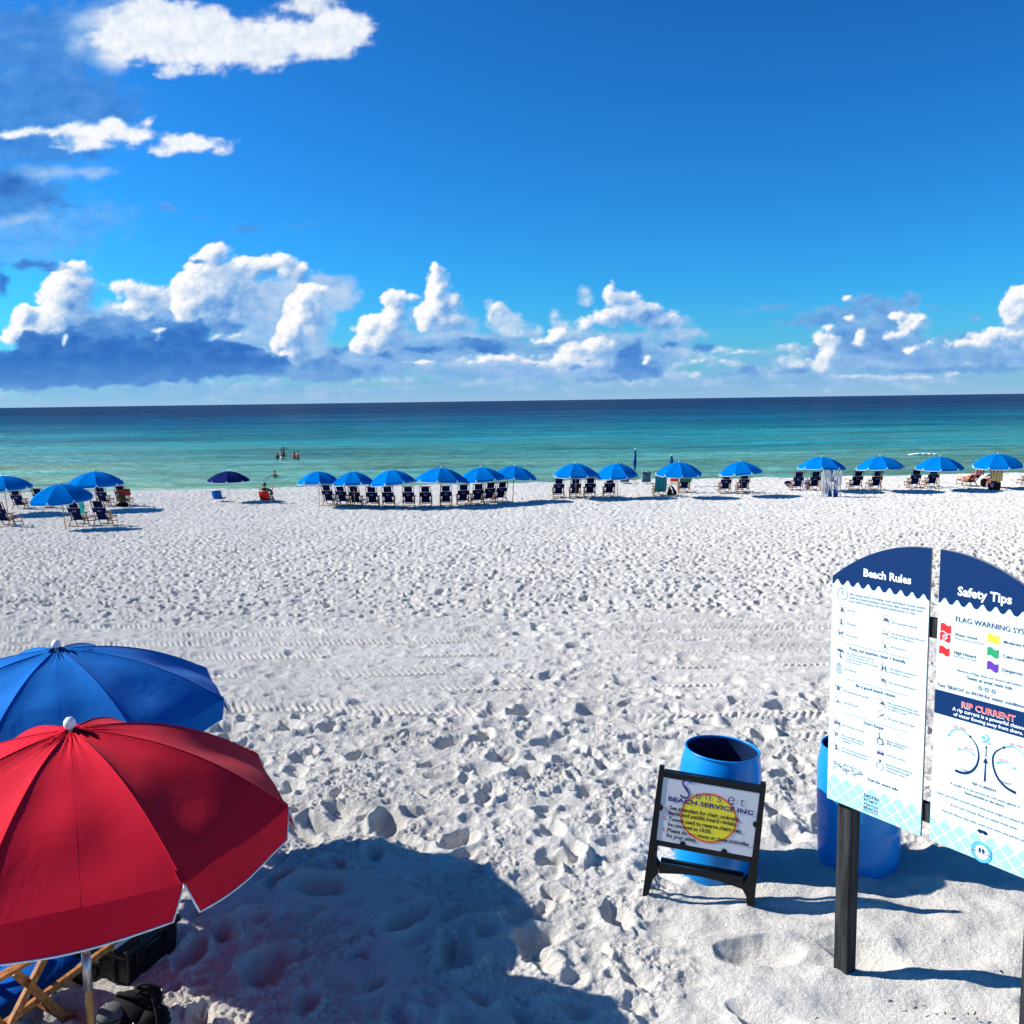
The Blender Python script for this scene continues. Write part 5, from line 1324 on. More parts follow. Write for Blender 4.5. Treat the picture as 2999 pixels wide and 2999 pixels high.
def beach_chair(label, fabric, wmat, recline=0.0, name='beach_chair'):
    """faces +y; origin on the ground between the rear feet"""
    root = empty(name, (0, 0, 0))
    tag(root, label, 'beach chair', 'wooden sling chairs facing the water')
    ty, tz = -0.20 - recline, 1.02 - 0.45 * recline
    by, bz = 0.24, 0.20
    def on(f, off=0.0): return (by + (ty - by) * f, bz + (tz - bz) * f)
    for sx in (-1, 1):
        x = sx * 0.285
        q = MB(); q.bar((x, *on(0)), (x, *on(1)), 0.026, 0.042); q.build('back_upright', wmat, root)
        x = sx * 0.315
        q = MB(); q.bar((x, -0.06, -0.06), (x, 0.46, 0.50), 0.024, 0.040); q.build('leg', wmat, root)
        q = MB(); q.bar((x - sx * 0.026, 0.66, -0.06), (x - sx * 0.026, 0.30, 0.50), 0.024, 0.040); q.build('leg', wmat, root)
        q = MB(); q.bar((x, 0.02, 0.545), (x, 0.60, 0.52), 0.060, 0.020); q.build('arm', wmat, root, bevel=0.004)
        q = MB(); q.bar((sx * 0.258, 0.16, 0.235), (sx * 0.258, 1.12, 0.30), 0.024, 0.036); q.build('seat_rail', wmat, root)
        q = MB(); q.bar((sx * 0.232, 1.08, 0.29), (sx * 0.232, 1.20, -0.05), 0.022, 0.030); q.build('footrest_leg', wmat, root)
    for (y, z, w_) in ((-0.045, 0.012, 0.60), (0.645, 0.03, 0.54), (0.46, 0.485, 0.60), (1.14, 0.10, 0.44), (1.115, 0.30, 0.48)):
        q = MB(); q.bar((-w_ / 2, y, z), (w_ / 2, y, z), 0.024, 0.034, (0, 1, 0)); q.build('crossbar', wmat, root)
    q = MB(); q.bar((-0.27, *on(0.985)), (0.27, *on(0.985)), 0.024, 0.034, (0, 1, 0)); q.build('top_bar', wmat, root)
    # sling: narrow upper panel, wide pocket band across the uprights, narrow lower panel, seat
    bd = Vector((0, ty - by, tz - bz)).normalized(); nb = Vector((0, -bd.z, bd.y)) * -1
    def strip(f0, f1, off, sag):
        pts = []
        for i in range(7):
            f = f0 + (f1 - f0) * i / 6; y, z = on(f); k = off + sag * 4 * (i / 6) * (1 - i / 6)
            pts.append((y + nb.y * k, z + nb.z * k))
        return pts
    q = MB(); sheet(q, strip(1.0, 0.66, -0.010, 0.012), -0.205, 0.205); q.build('headrest', fabric, root, True)
    q = MB(); sheet(q, strip(0.665, 0.435, -0.032, 0.0), -0.305, 0.305); band = q.build('pocket_band', fabric, root, True)
    q = MB(); sheet(q, strip(0.44, 0.04, -0.012, 0.035), -0.205, 0.205); q.build('back_sling', fabric, root, True)
    pts = [(0.22, 0.245), (0.34, 0.225), (0.50, 0.23), (0.66, 0.255), (0.76, 0.285)]
    q = MB(); sheet(q, pts, -0.225, 0.225); q.build('seat_sling', fabric, root, True)
    # small print on the band
    y1, z1 = on(0.56); y0, z0 = on(0.47)
    fm = Matrix(((1, 0, 0, 0), (0, -nb.y, bd.y, on(0.5)[0] + nb.y * -0.034), (0, -nb.z, bd.z, on(0.5)[1] + nb.z * -0.034), (0, 0, 0, 1)))
    if nb.y > 0: fm = Matrix(((1, 0, 0, 0), (0, nb.y, bd.y, on(0.5)[0] - nb.y * 0.034), (0, nb.z, bd.z, on(0.5)[1] - nb.z * 0.034), (0, 0, 0, 1)))
    lettering(band, fm, 'Beach', -0.095, 0.005, 0.17, M['print_grey'], 0.01, None, 0.004)
    lettering(band, fm, 'Service Inc', -0.075, -0.035, 0.18, M['print_grey'], 0.0, None, 0.004)
    return root

proto = beach_chair('navy sling chair, nearest pair on the left, left one of the two', M['sling'], M['chair_wood'])
reclined = None
seats = [  # photo x, y between the rear feet, turn in degrees (minus = to the right), label
    (222, 1541, -4, None),
    (294, 1540, -2, 'navy sling chair, nearest pair on the left, right one of the two'),
    (2, 1543, -8, 'navy sling chair cut by the left picture edge, nearest to us there'),
    (51, 1494, -2, 'navy sling chair under the umbrella at the left picture edge'),
    (116, 1491, -4, 'navy sling chair partly covered by the nearest umbrella of the left row'),
    (298, 1484, 2, 'navy sling chair behind the nearest left pair, beside a white towel'),
    (356, 1482, 4, 'navy sling chair hung with a red cloth and an olive bag'),
    (960, 1481, -13, 'leftmost navy chair of the long middle row, turned right'),
    (1000, 1483, -13, 'second navy chair of the long middle row, turned right'),
    (1039, 1486, -9, 'third navy chair of the middle row, behind an umbrella pole'),
    (1090, 1487, 0, 'fourth navy chair of the middle row, upright and square on'),
    (1137, 1487, 1, 'fifth navy chair of the middle row, left of the third umbrella pole'),
    (1197, 1487, 2, 'navy chair standing alone between the third and fourth middle umbrellas'),
    (1247, 1487, 3, 'navy chair left of the pole of the fourth middle umbrella'),
    (1307, 1485, 5, 'navy chair right of the pole of the fourth middle umbrella'),
    (1358, 1481, 10, 'navy chair between the fourth and fifth middle umbrella poles, sunlit legs'),
    (1401, 1479, 16, 'navy chair just left of the fifth middle umbrella pole, turned left'),
    (1436, 1474, 21, 'navy chair just right of the fifth middle umbrella pole, turned left'),
    (1470, 1472, 23, 'rightmost navy chair of the long middle row, turned left'),
    (1637, 1460, 3, 'leftmost of three navy chairs under the centre right umbrella'),
    (1686, 1459, 3, 'middle one of three navy chairs, directly behind the umbrella pole'),
    (1729, 1458, 3, 'rightmost of three navy chairs under the centre right umbrella'),
    (1786, 1457, 3, 'single navy chair left of a pole, below the closed tall umbrella'),
    (1934, 1454, 4, 'navy chair covered by a teal striped towel'),
    (2006, 1443, 0, 'navy chair with a dark green towel over its back'),
    (2126, 1445, 0, 'left navy chair of the pair under the lone umbrella right of the towel group'),
    (2179, 1444, 0, 'right navy chair of that lone pair, behind the umbrella pole'),
    (2338, 1438, 0, 'navy chair left of the folded canopy frame, with a bag at its arm'),
    (2387, 1437, 0, 'navy chair touching the left side of the folded canopy frame'),
    (2511, 1436, 0, 'navy chair just right of the folded canopy frame'),
    (2568, 1436, 0, 'second navy chair right of the folded canopy frame, by a pole'),
    (2681, 1431, -3, 'left navy chair of the pair under the second umbrella from the right'),
    (2732, 1429, -3, 'right navy chair of the pair under the second umbrella from the right'),
    (2849, 1425, 12, 'low reclined navy chair with a person and red striped towel'),
    (2914, 1432, -14, 'navy chair covered by a yellow striped towel at the far right'),
    (3020, 1424, 0, 'navy chair mostly outside the right picture edge'),
]
chair_at = {}
for i, (px, py, a, lab) in enumerate(seats):
    if px == 2849:
        c = beach_chair(lab, M['sling'], M['chair_wood'], 0.30)
    elif i == 0: c = proto
    else: c = copy_tree(proto)
    if lab: c['label'] = lab
    p = at(px, py)
    c.location = (p.x, p.y, p.z - 0.01)
    c.rotation_euler = (0, 0, R(a))
    s_ = 1.0 if py < 1520 else 1.02
    c.scale = (s_ * 0.98, s_, s_ * 1.09)
    chair_at[px] = c

def local(c, x, y, z):
    return Matrix.Translation(c.location) @ c.rotation_euler.to_matrix().to_4x4() @ Vector((x * c.scale.x, y * c.scale.y, z * c.scale.z))

def draped(name, chair, mat, lab, x0, x1, front, back_, zt=1.05, side=0.0, hem=None, thick=0.012):
    """towel hung over the top of a chair back"""
    root = link(name, bpy.data.meshes.new(name), mat)
    q = MB(); ty = -0.20
    prof = []
    for i in range(9):
        f = i / 8; prof.append((ty - 0.025 + 0.30 * f * back_ - 0.04 * math.sin(f * 3), zt - back_ * f))
    prof = prof[::-1] + [(ty + 0.0, zt + 0.012), (ty + 0.03, zt)] + [(ty + 0.05 + 0.42 * front * f, zt - front * f) for f in (0.5, 1)]
    n = 10; P = []
    for j, (y, z) in enumerate(prof):
        row = []
        for i in range(n + 1):
            f = i / n; x = x0 + (x1 - x0) * f
            dr = abs(zt - z)
            row.append((x + side * dr * (f - 0.5), y - 0.020 - 0.018 * math.sin(f * 11 + j * 0.3) * dr, z + 0.02 * math.sin(f * 5) * dr))
        P.append(row)
    q.grid(P)
    me = q.mesh(name, True, mat)
    old = root.data; root.data = me; bpy.data.meshes.remove(old)
    sm = root.modifiers.new('thickness', 'SOLIDIFY'); sm.thickness = thick
    root.location = chair.location; root.rotation_euler = chair.rotation_euler; root.scale = chair.scale
    tag(root, lab, 'towel')
    return root
draped('towel', chair_at[1934], M['teal_stripes'], 'teal towel with dark stripes hung over a chair back', -0.33, 0.31, 0.15, 0.78, 1.06, 0.05)
draped('towel', chair_at[2006], M['green_towel'], 'dark green towel hung over the top of a navy chair', -0.30, 0.34, 0.15, 0.46, 1.06, 0.05)
draped('towel', chair_at[2914], M['yellow_stripes'], 'pale yellow striped towel covering a chair back at the far right', -0.31, 0.33, 0.10, 0.62, 1.05, 0.05)
draped('towel', chair_at[2914], M['red_stripes'], 'red and white striped towel folded over the top of the yellow one', -0.30, 0.31, 0.12, 0.28, 1.07, 0.05)
draped('towel', chair_at[222], M['teal_towel'], 'turquoise towel hanging between the two nearest left chairs', 0.36, 0.50, 0.3, 0.52, 1.03, 0.1)
draped('towel', chair_at[298], M['white_towel'], 'white towel hanging beside a chair under a left umbrella', -0.33, -0.20, 0.3, 0.62, 1.10, 0.05)
draped('towel', chair_at[356], M['red_cloth'], 'red cloth thrown over a navy chair on the left', -0.10, 0.55, 0.3, 0.28, 0.86, 0.1)
tw = draped('towel', chair_at[2849], M['red_stripes'], 'red and white striped towel on the back of the reclined chair', -0.28, 0.30, 0.25, 0.24, 0.90, 0.05)
tw.location = local(chair_at[2849], 0, -0.30, 0)

def lumpy(name, loc, parts, mat, lab, cat, rz=0.0, extra=None):
    """soft bag from merged lumps (one mesh), optional strap part"""
    root = empty(name, loc, rz)
    q = MB()
    for c, r in parts: q.ball(c, r, 14, 9, 0.06)
    q.build('bag_body', mat, root, True)
    if extra: extra(root)
    tag(root, lab, cat)
    return root
def strap(pts, r, mat, nm='strap'):
    return lambda root: MB().tube(bez(pts, 18), r, 6).build(nm, mat, root, True)
c = chair_at[356]; lumpy('bag', local(c, 0.02, -0.16, 0.36), [((0, 0, 0.12), (0.24, 0.12, 0.28)), ((0.1, -0.03, -0.06), (0.20, 0.12, 0.18))], M['olive_bag'], 'olive green bag slung on the back of a left chair', 'bag', 0, strap([(-0.1, 0, 0.4), (0, -0.05, 0.55), (0.1, 0, 0.4)], 0.015, M['black_cloth']))
c = chair_at[356]; lumpy('bag', local(c, 0.15, -0.20, 0.0), [((0, 0, 0.10), (0.30, 0.16, 0.16)), ((-0.2, 0.0, 0.06), (0.16, 0.12, 0.12))], M['black_cloth'], 'dark bag lying on the sand beneath the olive bag', 'bag', 0, strap([(-0.1, 0, 0.2), (0.05, -0.1, 0.32), (0.2, 0, 0.2)], 0.015, M['grey_mesh']))
p = at(1966, 1450); lumpy('backpack', p, [((0, 0, 0.24), (0.20, 0.14, 0.27)), ((-0.12, -0.05, 0.12), (0.14, 0.12, 0.16)), ((0.14, -0.04, 0.13), (0.16, 0.12, 0.17))], M['black_cloth'], 'black backpack with a white patch between the towel draped chairs', 'backpack', 0, strap([(-0.05, -0.13, 0.45), (0.02, -0.2, 0.30), (0.06, -0.17, 0.12)], 0.035, M['white_trim'], 'patch'))
p = at(2307, 1424); lumpy('bag', p, [((0, 0, 0.20), (0.22, 0.16, 0.13)), ((0.02, 0, 0.09), (0.15, 0.13, 0.10))], M['sling'], 'dark blue bag with pale stripe left of the chair by the canopy frame', 'bag', 0, strap([(-0.2, -0.12, 0.14), (0, -0.18, 0.12), (0.2, -0.12, 0.16)], 0.025, M['patterned_bag'], 'stripe'))
p = at(2362, 1434); lumpy('bag', p, [((0, 0, 0.42), (0.20, 0.14, 0.16)), ((0.05, 0, 0.25), (0.17, 0.13, 0.22))], M['patterned_bag'], 'blue and white patterned cloth bag between two chairs by the canopy frame', 'bag', 0, strap([(-0.1, 0, 0.55), (0, 0, 0.72), (0.1, 0, 0.55)], 0.015, M['sling']))
p = at(2880, 1424); lumpy('backpack', p, [((0, 0, 0.22), (0.18, 0.14, 0.24)), ((0.12, 0.02, 0.30), (0.12, 0.10, 0.14))], M['black_cloth'], 'black backpack on the sand between the two resting people', 'backpack', 0, strap([(-0.1, -0.1, 0.4), (-0.12, -0.2, 0.25), (-0.1, -0.12, 0.08)], 0.02, M['grey_mesh']))
q = MB()
p = at(2912, 1437)
tb = empty('tote_bag', p, 0.1)
q.prism([(-0.30, 0), (0.26, 0), (0.30, 0.46), (-0.33, 0.42)], -0.14, 0.12); q.build('bag_body', M['black_cloth'], tb, bevel=0.02)
q = MB(); q.prism([(-0.315, 0.20), (-0.16, 0.20), (-0.14, 0.41), (-0.325, 0.41)], -0.146, -0.141); q.build('pocket', M['patterned_bag'], tb)
tag(tb, 'large black bag at the foot of the rightmost umbrella pole', 'bag')

# low folding chairs near the water
def low_chair(px, py, a, fabric, frame, lab, s_=1.0, back_h=0.62, pillow=None):
    p = at(px, py)
    root = empty('folding_chair', p, R(a), s_)
    tag(root, lab, 'folding chair', 'low folding beach chairs')
    for sx in (-1, 1):
        x = sx * 0.27
        q = MB(); q.tube(bez([(x, 0.05, 0.12), (x, -0.05, 0.30), (x, -0.22, back_h)], 8), 0.013, 7); q.build('back_tube', frame, root, True)
        q = MB(); q.tube([(x, -0.12, 0.0), (x, 0.10, 0.14), (x, 0.52, 0.20), (x, 0.56, 0.0)], 0.013, 7); q.build('leg', frame, root, True)
        q = MB(); q.bar((x * 1.08, -0.05, 0.36), (x * 1.08, 0.36, 0.36), 0.045, 0.022); q.build('arm', M['white_paint'], root)
        q = MB(); q.tube([(x * 1.05, 0.30, 0.35), (x * 1.05, 0.34, 0.16)], 0.011, 6); q.build('arm_post', frame, root, True)
    q = MB(); q.tube([(-0.27, -0.22, back_h), (0.27, -0.22, back_h)], 0.013, 7); q.build('top_tube', frame, root, True)
    q = MB(); q.tube([(-0.27, -0.12, 0.012), (0.27, -0.12, 0.012)], 0.013, 7); q.build('ground_tube', frame, root, True)
    q = MB(); sheet(q, [(-0.235, back_h), (-0.16, back_h * 0.72), (-0.07, back_h * 0.45), (0.03, 0.14)], -0.26, 0.26); q.build('back_sling', fabric, root, True)
    q = MB(); sheet(q, [(0.03, 0.14), (0.2, 0.11), (0.4, 0.14), (0.53, 0.19)], -0.255, 0.255); q.build('seat_sling', fabric, root, True)
    if pillow:
        q = MB(); q.ball((-0.18, -0.27, back_h - 0.06), (0.10, 0.06, 0.10), 10, 7); q.ball((0.18, -0.27, back_h - 0.06), (0.10, 0.06, 0.10), 10, 7); q.ball((0, -0.26, back_h - 0.10), (0.2, 0.05, 0.06), 10, 7)
        q.build('pillow', pillow, root, True)
        for sx in (-1, 1):
            q = MB(); q.ball((sx * 0.27, -0.22, back_h + 0.02), 0.035, 8, 6); q.build('end_cap', M['white_trim'], root, True)
    return root
low_chair(639, 1469, -6, M['sling_blue'], M['aluminium'], 'low bright blue folding chair with white frame beside the navy umbrella', 1.02)
man_chair = low_chair(778, 1473, -8, M['red_chair'], M['aluminium'], 'low red folding chair with a man sitting in it', 1.08, 0.62)
low_chair(1829, 1418, 0, M['blue_stripe_chair'], M['aluminium'], 'low teal folding chair near the water below the tall closed umbrella', 1.0, 0.42)
low_chair(1893, 1418, -4, M['blue_stripe_chair'], M['aluminium'], 'blue striped folding chair with dark pillow and white tips near the water', 1.0, 0.78, M['dark_green'])
low_chair(1974, 1416, 2, M['orange_fabric'], M['white_paint'], 'low orange folding chair behind the towel draped pair', 0.95, 0.62)

# folded pop-up canopy frame
p = at(2434, 1455)
cf = empty('folded_canopy_frame', p)
tag(cf, 'folded aluminium pop-up canopy frame standing on end with blue cloth inside', 'canopy frame')
H_ = px_size(p.y, 80)
xs = [-0.52, -0.45, -0.38, -0.28, -0.18, -0.08, 0.04, 0.15, 0.26, 0.34, 0.44, 0.52]
rf = random.Random(4)
for i, x in enumerate(xs):
    yo = rf.uniform(-0.10, 0.12); h0 = H_ * rf.uniform(0.9, 1.0)
    q = MB(); q.bar((x + rf.uniform(-0.05, 0.05), yo, -0.03), (x, yo + 0.02, h0), 0.042, 0.042); q.build('frame_leg', M['aluminium'], cf)
    if i in (0, 3, 6, 9):
        q = MB(); q.box((x, yo, 0.02), (0.09, 0.09, 0.012)); q.build('foot_plate', M['steel'], cf)
for i in range(len(xs) - 1):
    a, b = xs[i], xs[i + 1]; yo = -0.13 + 0.02 * (i % 3)
    q = MB(); q.bar((a, yo, H_ * rf.uniform(0.85, 0.97)), (b, yo, H_ * rf.uniform(0.15, 0.45)), 0.032, 0.018); q.build('scissor_bar', M['aluminium'], cf)
    q = MB(); q.bar((b, yo - 0.02, H_ * rf.uniform(0.8, 0.95)), (a, yo - 0.02, H_ * rf.uniform(0.2, 0.5)), 0.032, 0.018); q.build('scissor_bar', M['aluminium'], cf)
for (x0, x1, z0, z1) in ((-0.12, 0.10, 0.55, 1.0), (0.10, 0.34, 0.0, 0.62), (-0.20, 0.02, 0.0, 0.30), (-0.34, -0.24, 0.1, 0.9)):
    n = 8; P = []
    for j in range(7):
        f = j / 6; z = H_ * (z0 + (z1 - z0) * f); wdt = (1 - 0.35 * f)
        cx = (x0 + x1) / 2
        P.append([(cx + (x1 - x0) * 0.5 * wdt * (2 * i / n - 1), -0.03 + 0.05 * math.sin(i * 1.9 + j), z) for i in range(n + 1)])
    o = MB().grid(P).build('canopy_cloth', M['blue_near'], cf, True)
    sm = o.modifiers.new('thickness', 'SOLIDIFY'); sm.thickness = 0.02

# ------------------------------------------------------------------ things under the red umbrella
nc = copy_tree(proto)
nc['label'] = 'wooden beach chair with bright blue sling under the red umbrella, partly cut off'
nc['group'] = 'wooden sling chairs facing the water'
nc.location = (-2.96, 4.38, 2.94); nc.rotation_euler = (0, 0, R(-25)); nc.scale = (1.0,) * 3
warm = wood('honey_chair_wood', (0.20, 0.075, 0.02), (0.46, 0.20, 0.06), (30, 30, 30))
for o in nc.children:
    if 'sling' in o.name or 'headrest' in o.name or 'band' in o.name or o.name.startswith('pocket'):
        o.data = o.data.copy(); o.data.materials[0] = M['sling_blue']
        hem = MB(); bb = [Vector(c_) for c_ in o.bound_box]
        vs = [v.co.copy() for v in o.data.vertices]; n2 = len(vs) // 2
        for side in (0, 1):
            hem.tube([vs[i] for i in range(side, n2, 2)], 0.006, 5)
        hem.build('hem', M['white_trim'], o, True)
    else:
        o.data = o.data.copy(); o.data.materials[0] = warm

# rope bundle hanging at the chair
rp_ = random.Random(8); q = MB()
for i in range(22):
    a = rp_.uniform(0, 6.28); l_ = rp_.uniform(0.07, 0.15); x0 = rp_.uniform(-0.03, 0.03)
    q.tube(bez([(x0, 0, 0.02), (x0 + 0.05 * math.cos(a), 0.05 * math.sin(a), -l_ * 0.4), (x0 + 0.035 * math.cos(a + 0.5), 0.035 * math.sin(a + 0.5), -l_), (x0 + 0.01, 0, -0.02)], 12), 0.0055, 5)
o = q.build('rope_bundle', M['rope'], None, True)
o.location = (-2.37, 4.85, 3.50)
tag(o, 'bundle of orange cord hanging at the chair under the red umbrella', 'rope')

# black storage case with a board on its lid
bx = empty('storage_case', (-2.39, 5.38, 2.95), R(-22), 1.22)
tag(bx, 'black plastic storage case with a latched lid under the red umbrella', 'storage box')
q = MB(); q.add([(-0.19 * k, -0.165 * k, z) if False else (sx * 0.20 * k, sy * 0.175 * k, z) for k, z in ((0.92, -0.05), (1.0, 0.165)) for sx, sy in ((-1, -1), (1, -1), (1, 1), (-1, 1))], [(3, 2, 1, 0), (4, 5, 6, 7), (0, 1, 5, 4), (1, 2, 6, 5), (2, 3, 7, 6), (3, 0, 4, 7)]); q.build('case_body', M['black_plastic'], bx, bevel=0.012)
q = MB(); q.box((0, 0, 0.185), (0.425, 0.375, 0.036)); ld = q.build('lid', M['black_plastic'], bx, bevel=0.010)
for y in (-0.10, 0.10):
    q = MB(); q.box((0.212, y, 0.158), (0.016, 0.055, 0.075)); q.build('latch', M['black_plastic'], bx, bevel=0.004)
for k in (-1, 0, 1):
    q = MB(); q.box((k * 0.12, -0.176, 0.09), (0.016, 0.012, 0.12)); q.build('stiffening_rib', M['black_plastic'], bx, bevel=0.003)
q = MB(); q.box((0.0, -0.19, 0.12), (0.11, 0.02, 0.022)); q.build('handle', M['black_plastic'], bx, bevel=0.006)
bd_ = empty('tray', (-2.43, 5.36, 3.20), R(-22), 1.25)
q = MB(); q.box((0, 0, 0.008), (0.30, 0.30, 0.014)); q.build('tray_plate', M['lid_grey'], bd_, bevel=0.003)
q = MB(); q.box((0.155, 0, 0.010), (0.010, 0.30, 0.020)); q.build('bright_edge', M['aluminium'], bd_)
tag(bd_, 'flat grey blue tray with a bright metal edge lying on the black case', 'tray')

# backpack and pouch on the sand in front of the case
bp_ = empty('backpack', (-2.09, 4.80, 2.94), R(-20), 0.88)
tag(bp_, 'black backpack with carabiner and red webbing lying in the shade by the umbrella pole', 'backpack')
q = MB(); q.ball((0, 0, 0.10), (0.17, 0.13, 0.12), 22, 14, 0.08); q.ball((0.04, 0.07, 0.17), (0.11, 0.07, 0.08), 18, 10, 0.1); q.ball((0.15, -0.01, 0.09), (0.10, 0.10, 0.09), 18, 10, 0.1); q.build('bag_body', M['black_cloth'], bp_, True)
q = MB(); q.ball((-0.02, -0.10, 0.09), (0.12, 0.05, 0.075), 18, 10, 0.05); q.build('front_pocket', M['black_cloth'], bp_, True)
q = MB(); q.prism([(-0.08, 0.13), (0.05, 0.10), (0.10, 0.17), (-0.02, 0.22)], -0.03, 0.0); q.build('grey_panel', M['grey_mesh'], bp_, bevel=0.004)
for pts in ([(-0.14, 0.02, 0.15), (-0.06, -0.05, 0.24), (0.08, -0.05, 0.24), (0.15, 0.02, 0.16)], [(0.02, 0.12, 0.18), (0.12, 0.02, 0.26), (0.22, -0.05, 0.15), (0.26, -0.10, 0.03)], [(0.1, -0.13, 0.10), (0.2, -0.18, 0.05), (0.30, -0.15, 0.02)]):
    q = MB(); q.tube(bez(pts, 15), 0.013, 6); q.build('strap', M['black_cloth'], bp_, True)
q = MB(); q.tube([(-0.115 + 0.012 * math.cos(a), -0.10, 0.165 + 0.030 * math.sin(a)) for a in np.linspace(0, 6.28, 17)[:-1]], 0.003, 6, True); q.build('carabiner', M['aluminium'], bp_, True)
q = MB(); q.tube(bez([(-0.12, -0.12, 0.12), (-0.05, -0.15, 0.14), (0.02, -0.15, 0.15)], 8), 0.006, 5); q.build('webbing', M['red_detail'], bp_, True)
q = MB(); q.tube(bez([(0.10, -0.12, 0.13), (0.12, -0.16, 0.06), (0.15, -0.18, 0.0)], 8), 0.005, 5); q.build('cord', M['white_trim'], bp_, True)
po_ = empty('pouch', (-2.18, 4.72, 2.95), R(10))
tag(po_, 'dark grey mesh pouch with rounded top beside the black backpack', 'pouch')
q = MB(); q.lathe([(0.06, -0.02), (0.075, 0.05), (0.076, 0.12), (0.066, 0.150), (0.045, 0.165), (0.001, 0.170)], 20, (0, 0, 0)); q.build('bag_body', M['grey_mesh'], po_, True)
q = MB(); q.tube([(0.0765 * math.cos(a), 0.0765 * math.sin(a), 0.12) for a in np.linspace(0, 6.28, 25)[:-1]], 0.004, 5, True); q.build('zip', M['black_cloth'], po_, True)

# ------------------------------------------------------------------ people
def body(parent, J, bones, mat, sub=1, name='body'):
    """one continuous skinned body. J: name -> (x, y, z, radius); first joint is the pelvis"""
    keys = list(J); ix = {k: i for i, k in enumerate(keys)}
    me = bpy.data.meshes.new('skeleton')
    me.from_pydata([J[k][:3] for k in keys], [(ix[a], ix[b]) for a, b in bones], [])
    o = bpy.data.objects.new('skeleton', me); COL.objects.link(o)
    sk = o.modifiers.new('skin', 'SKIN'); sk.use_smooth_shade = True
    if not me.skin_vertices: me.attributes  # layer is made by the modifier below
    bpy.context.view_layer.update()
    if len(me.skin_vertices) == 0:
        bpy.context.view_layer.objects.active = o
        bpy.ops.mesh.customdata_skin_add()
    for i, k in enumerate(keys):
        v = me.skin_vertices[0].data[i]; r = J[k][3]
        v.radius = r if isinstance(r, tuple) else (r, r); v.use_root = (i == 0)
    ss = o.modifiers.new('sub', 'SUBSURF'); ss.levels = sub
    dg = bpy.context.evaluated_depsgraph_get()
    m2 = bpy.data.meshes.new_from_object(o.evaluated_get(dg))
    m2.name = name
    bpy.data.objects.remove(o); bpy.data.meshes.remove(me)
    m2.materials.clear(); m2.materials.append(mat)
    m2.polygons.foreach_set('use_smooth', [True] * len(m2.polygons))
    b = bpy.data.objects.new(name, m2); COL.objects.link(b); b.parent = parent
    return b

BONES = [('hip', 'waist'), ('waist', 'chest'), ('chest', 'neck'), ('neck', 'head'), ('head', 'crown'), ('chest', 'shl'), ('shl', 'ell'), ('ell', 'wrl'), ('wrl', 'hal'), ('chest', 'shr'), ('shr', 'elr'), ('elr', 'wrr'), ('wrr', 'har'), ('hip', 'thl'), ('thl', 'knl'), ('knl', 'anl'), ('anl', 'tol'), ('hip', 'thr'), ('thr', 'knr'), ('knr', 'anr'), ('anr', 'tor')]
RAD = dict(hip=(0.15, 0.11), waist=(0.125, 0.095), chest=(0.155, 0.105), neck=0.052, head=(0.078, 0.092), crown=(0.066, 0.078), shl=0.062, ell=0.042, wrl=0.030, hal=0.036, shr=0.062, elr=0.042, wrr=0.030, har=0.036, thl=0.088, knl=0.058, anl=0.040, tol=0.034, thr=0.088, knr=0.058, anr=0.040, tor=0.034)
STAND = dict(hip=(0, 0, 0.93), waist=(0, 0.01, 1.10), chest=(0, 0, 1.34), neck=(0, 0.0, 1.50), head=(0, 0.02, 1.60), crown=(0, 0.01, 1.71), shl=(-0.18, 0, 1.43), ell=(-0.25, 0, 1.15), wrl=(-0.26, 0.05, 0.90), hal=(-0.26, 0.07, 0.80), shr=(0.18, 0, 1.43), elr=(0.25, 0, 1.15), wrr=(0.26, 0.05, 0.90), har=(0.26, 0.07, 0.80), thl=(-0.09, 0, 0.84), knl=(-0.10, 0.02, 0.49), anl=(-0.10, 0, 0.09), tol=(-0.11, 0.15, 0.04), thr=(0.09, 0, 0.84), knr=(0.10, 0.02, 0.49), anr=(0.10, 0, 0.09), tor=(0.11, 0.15, 0.04))

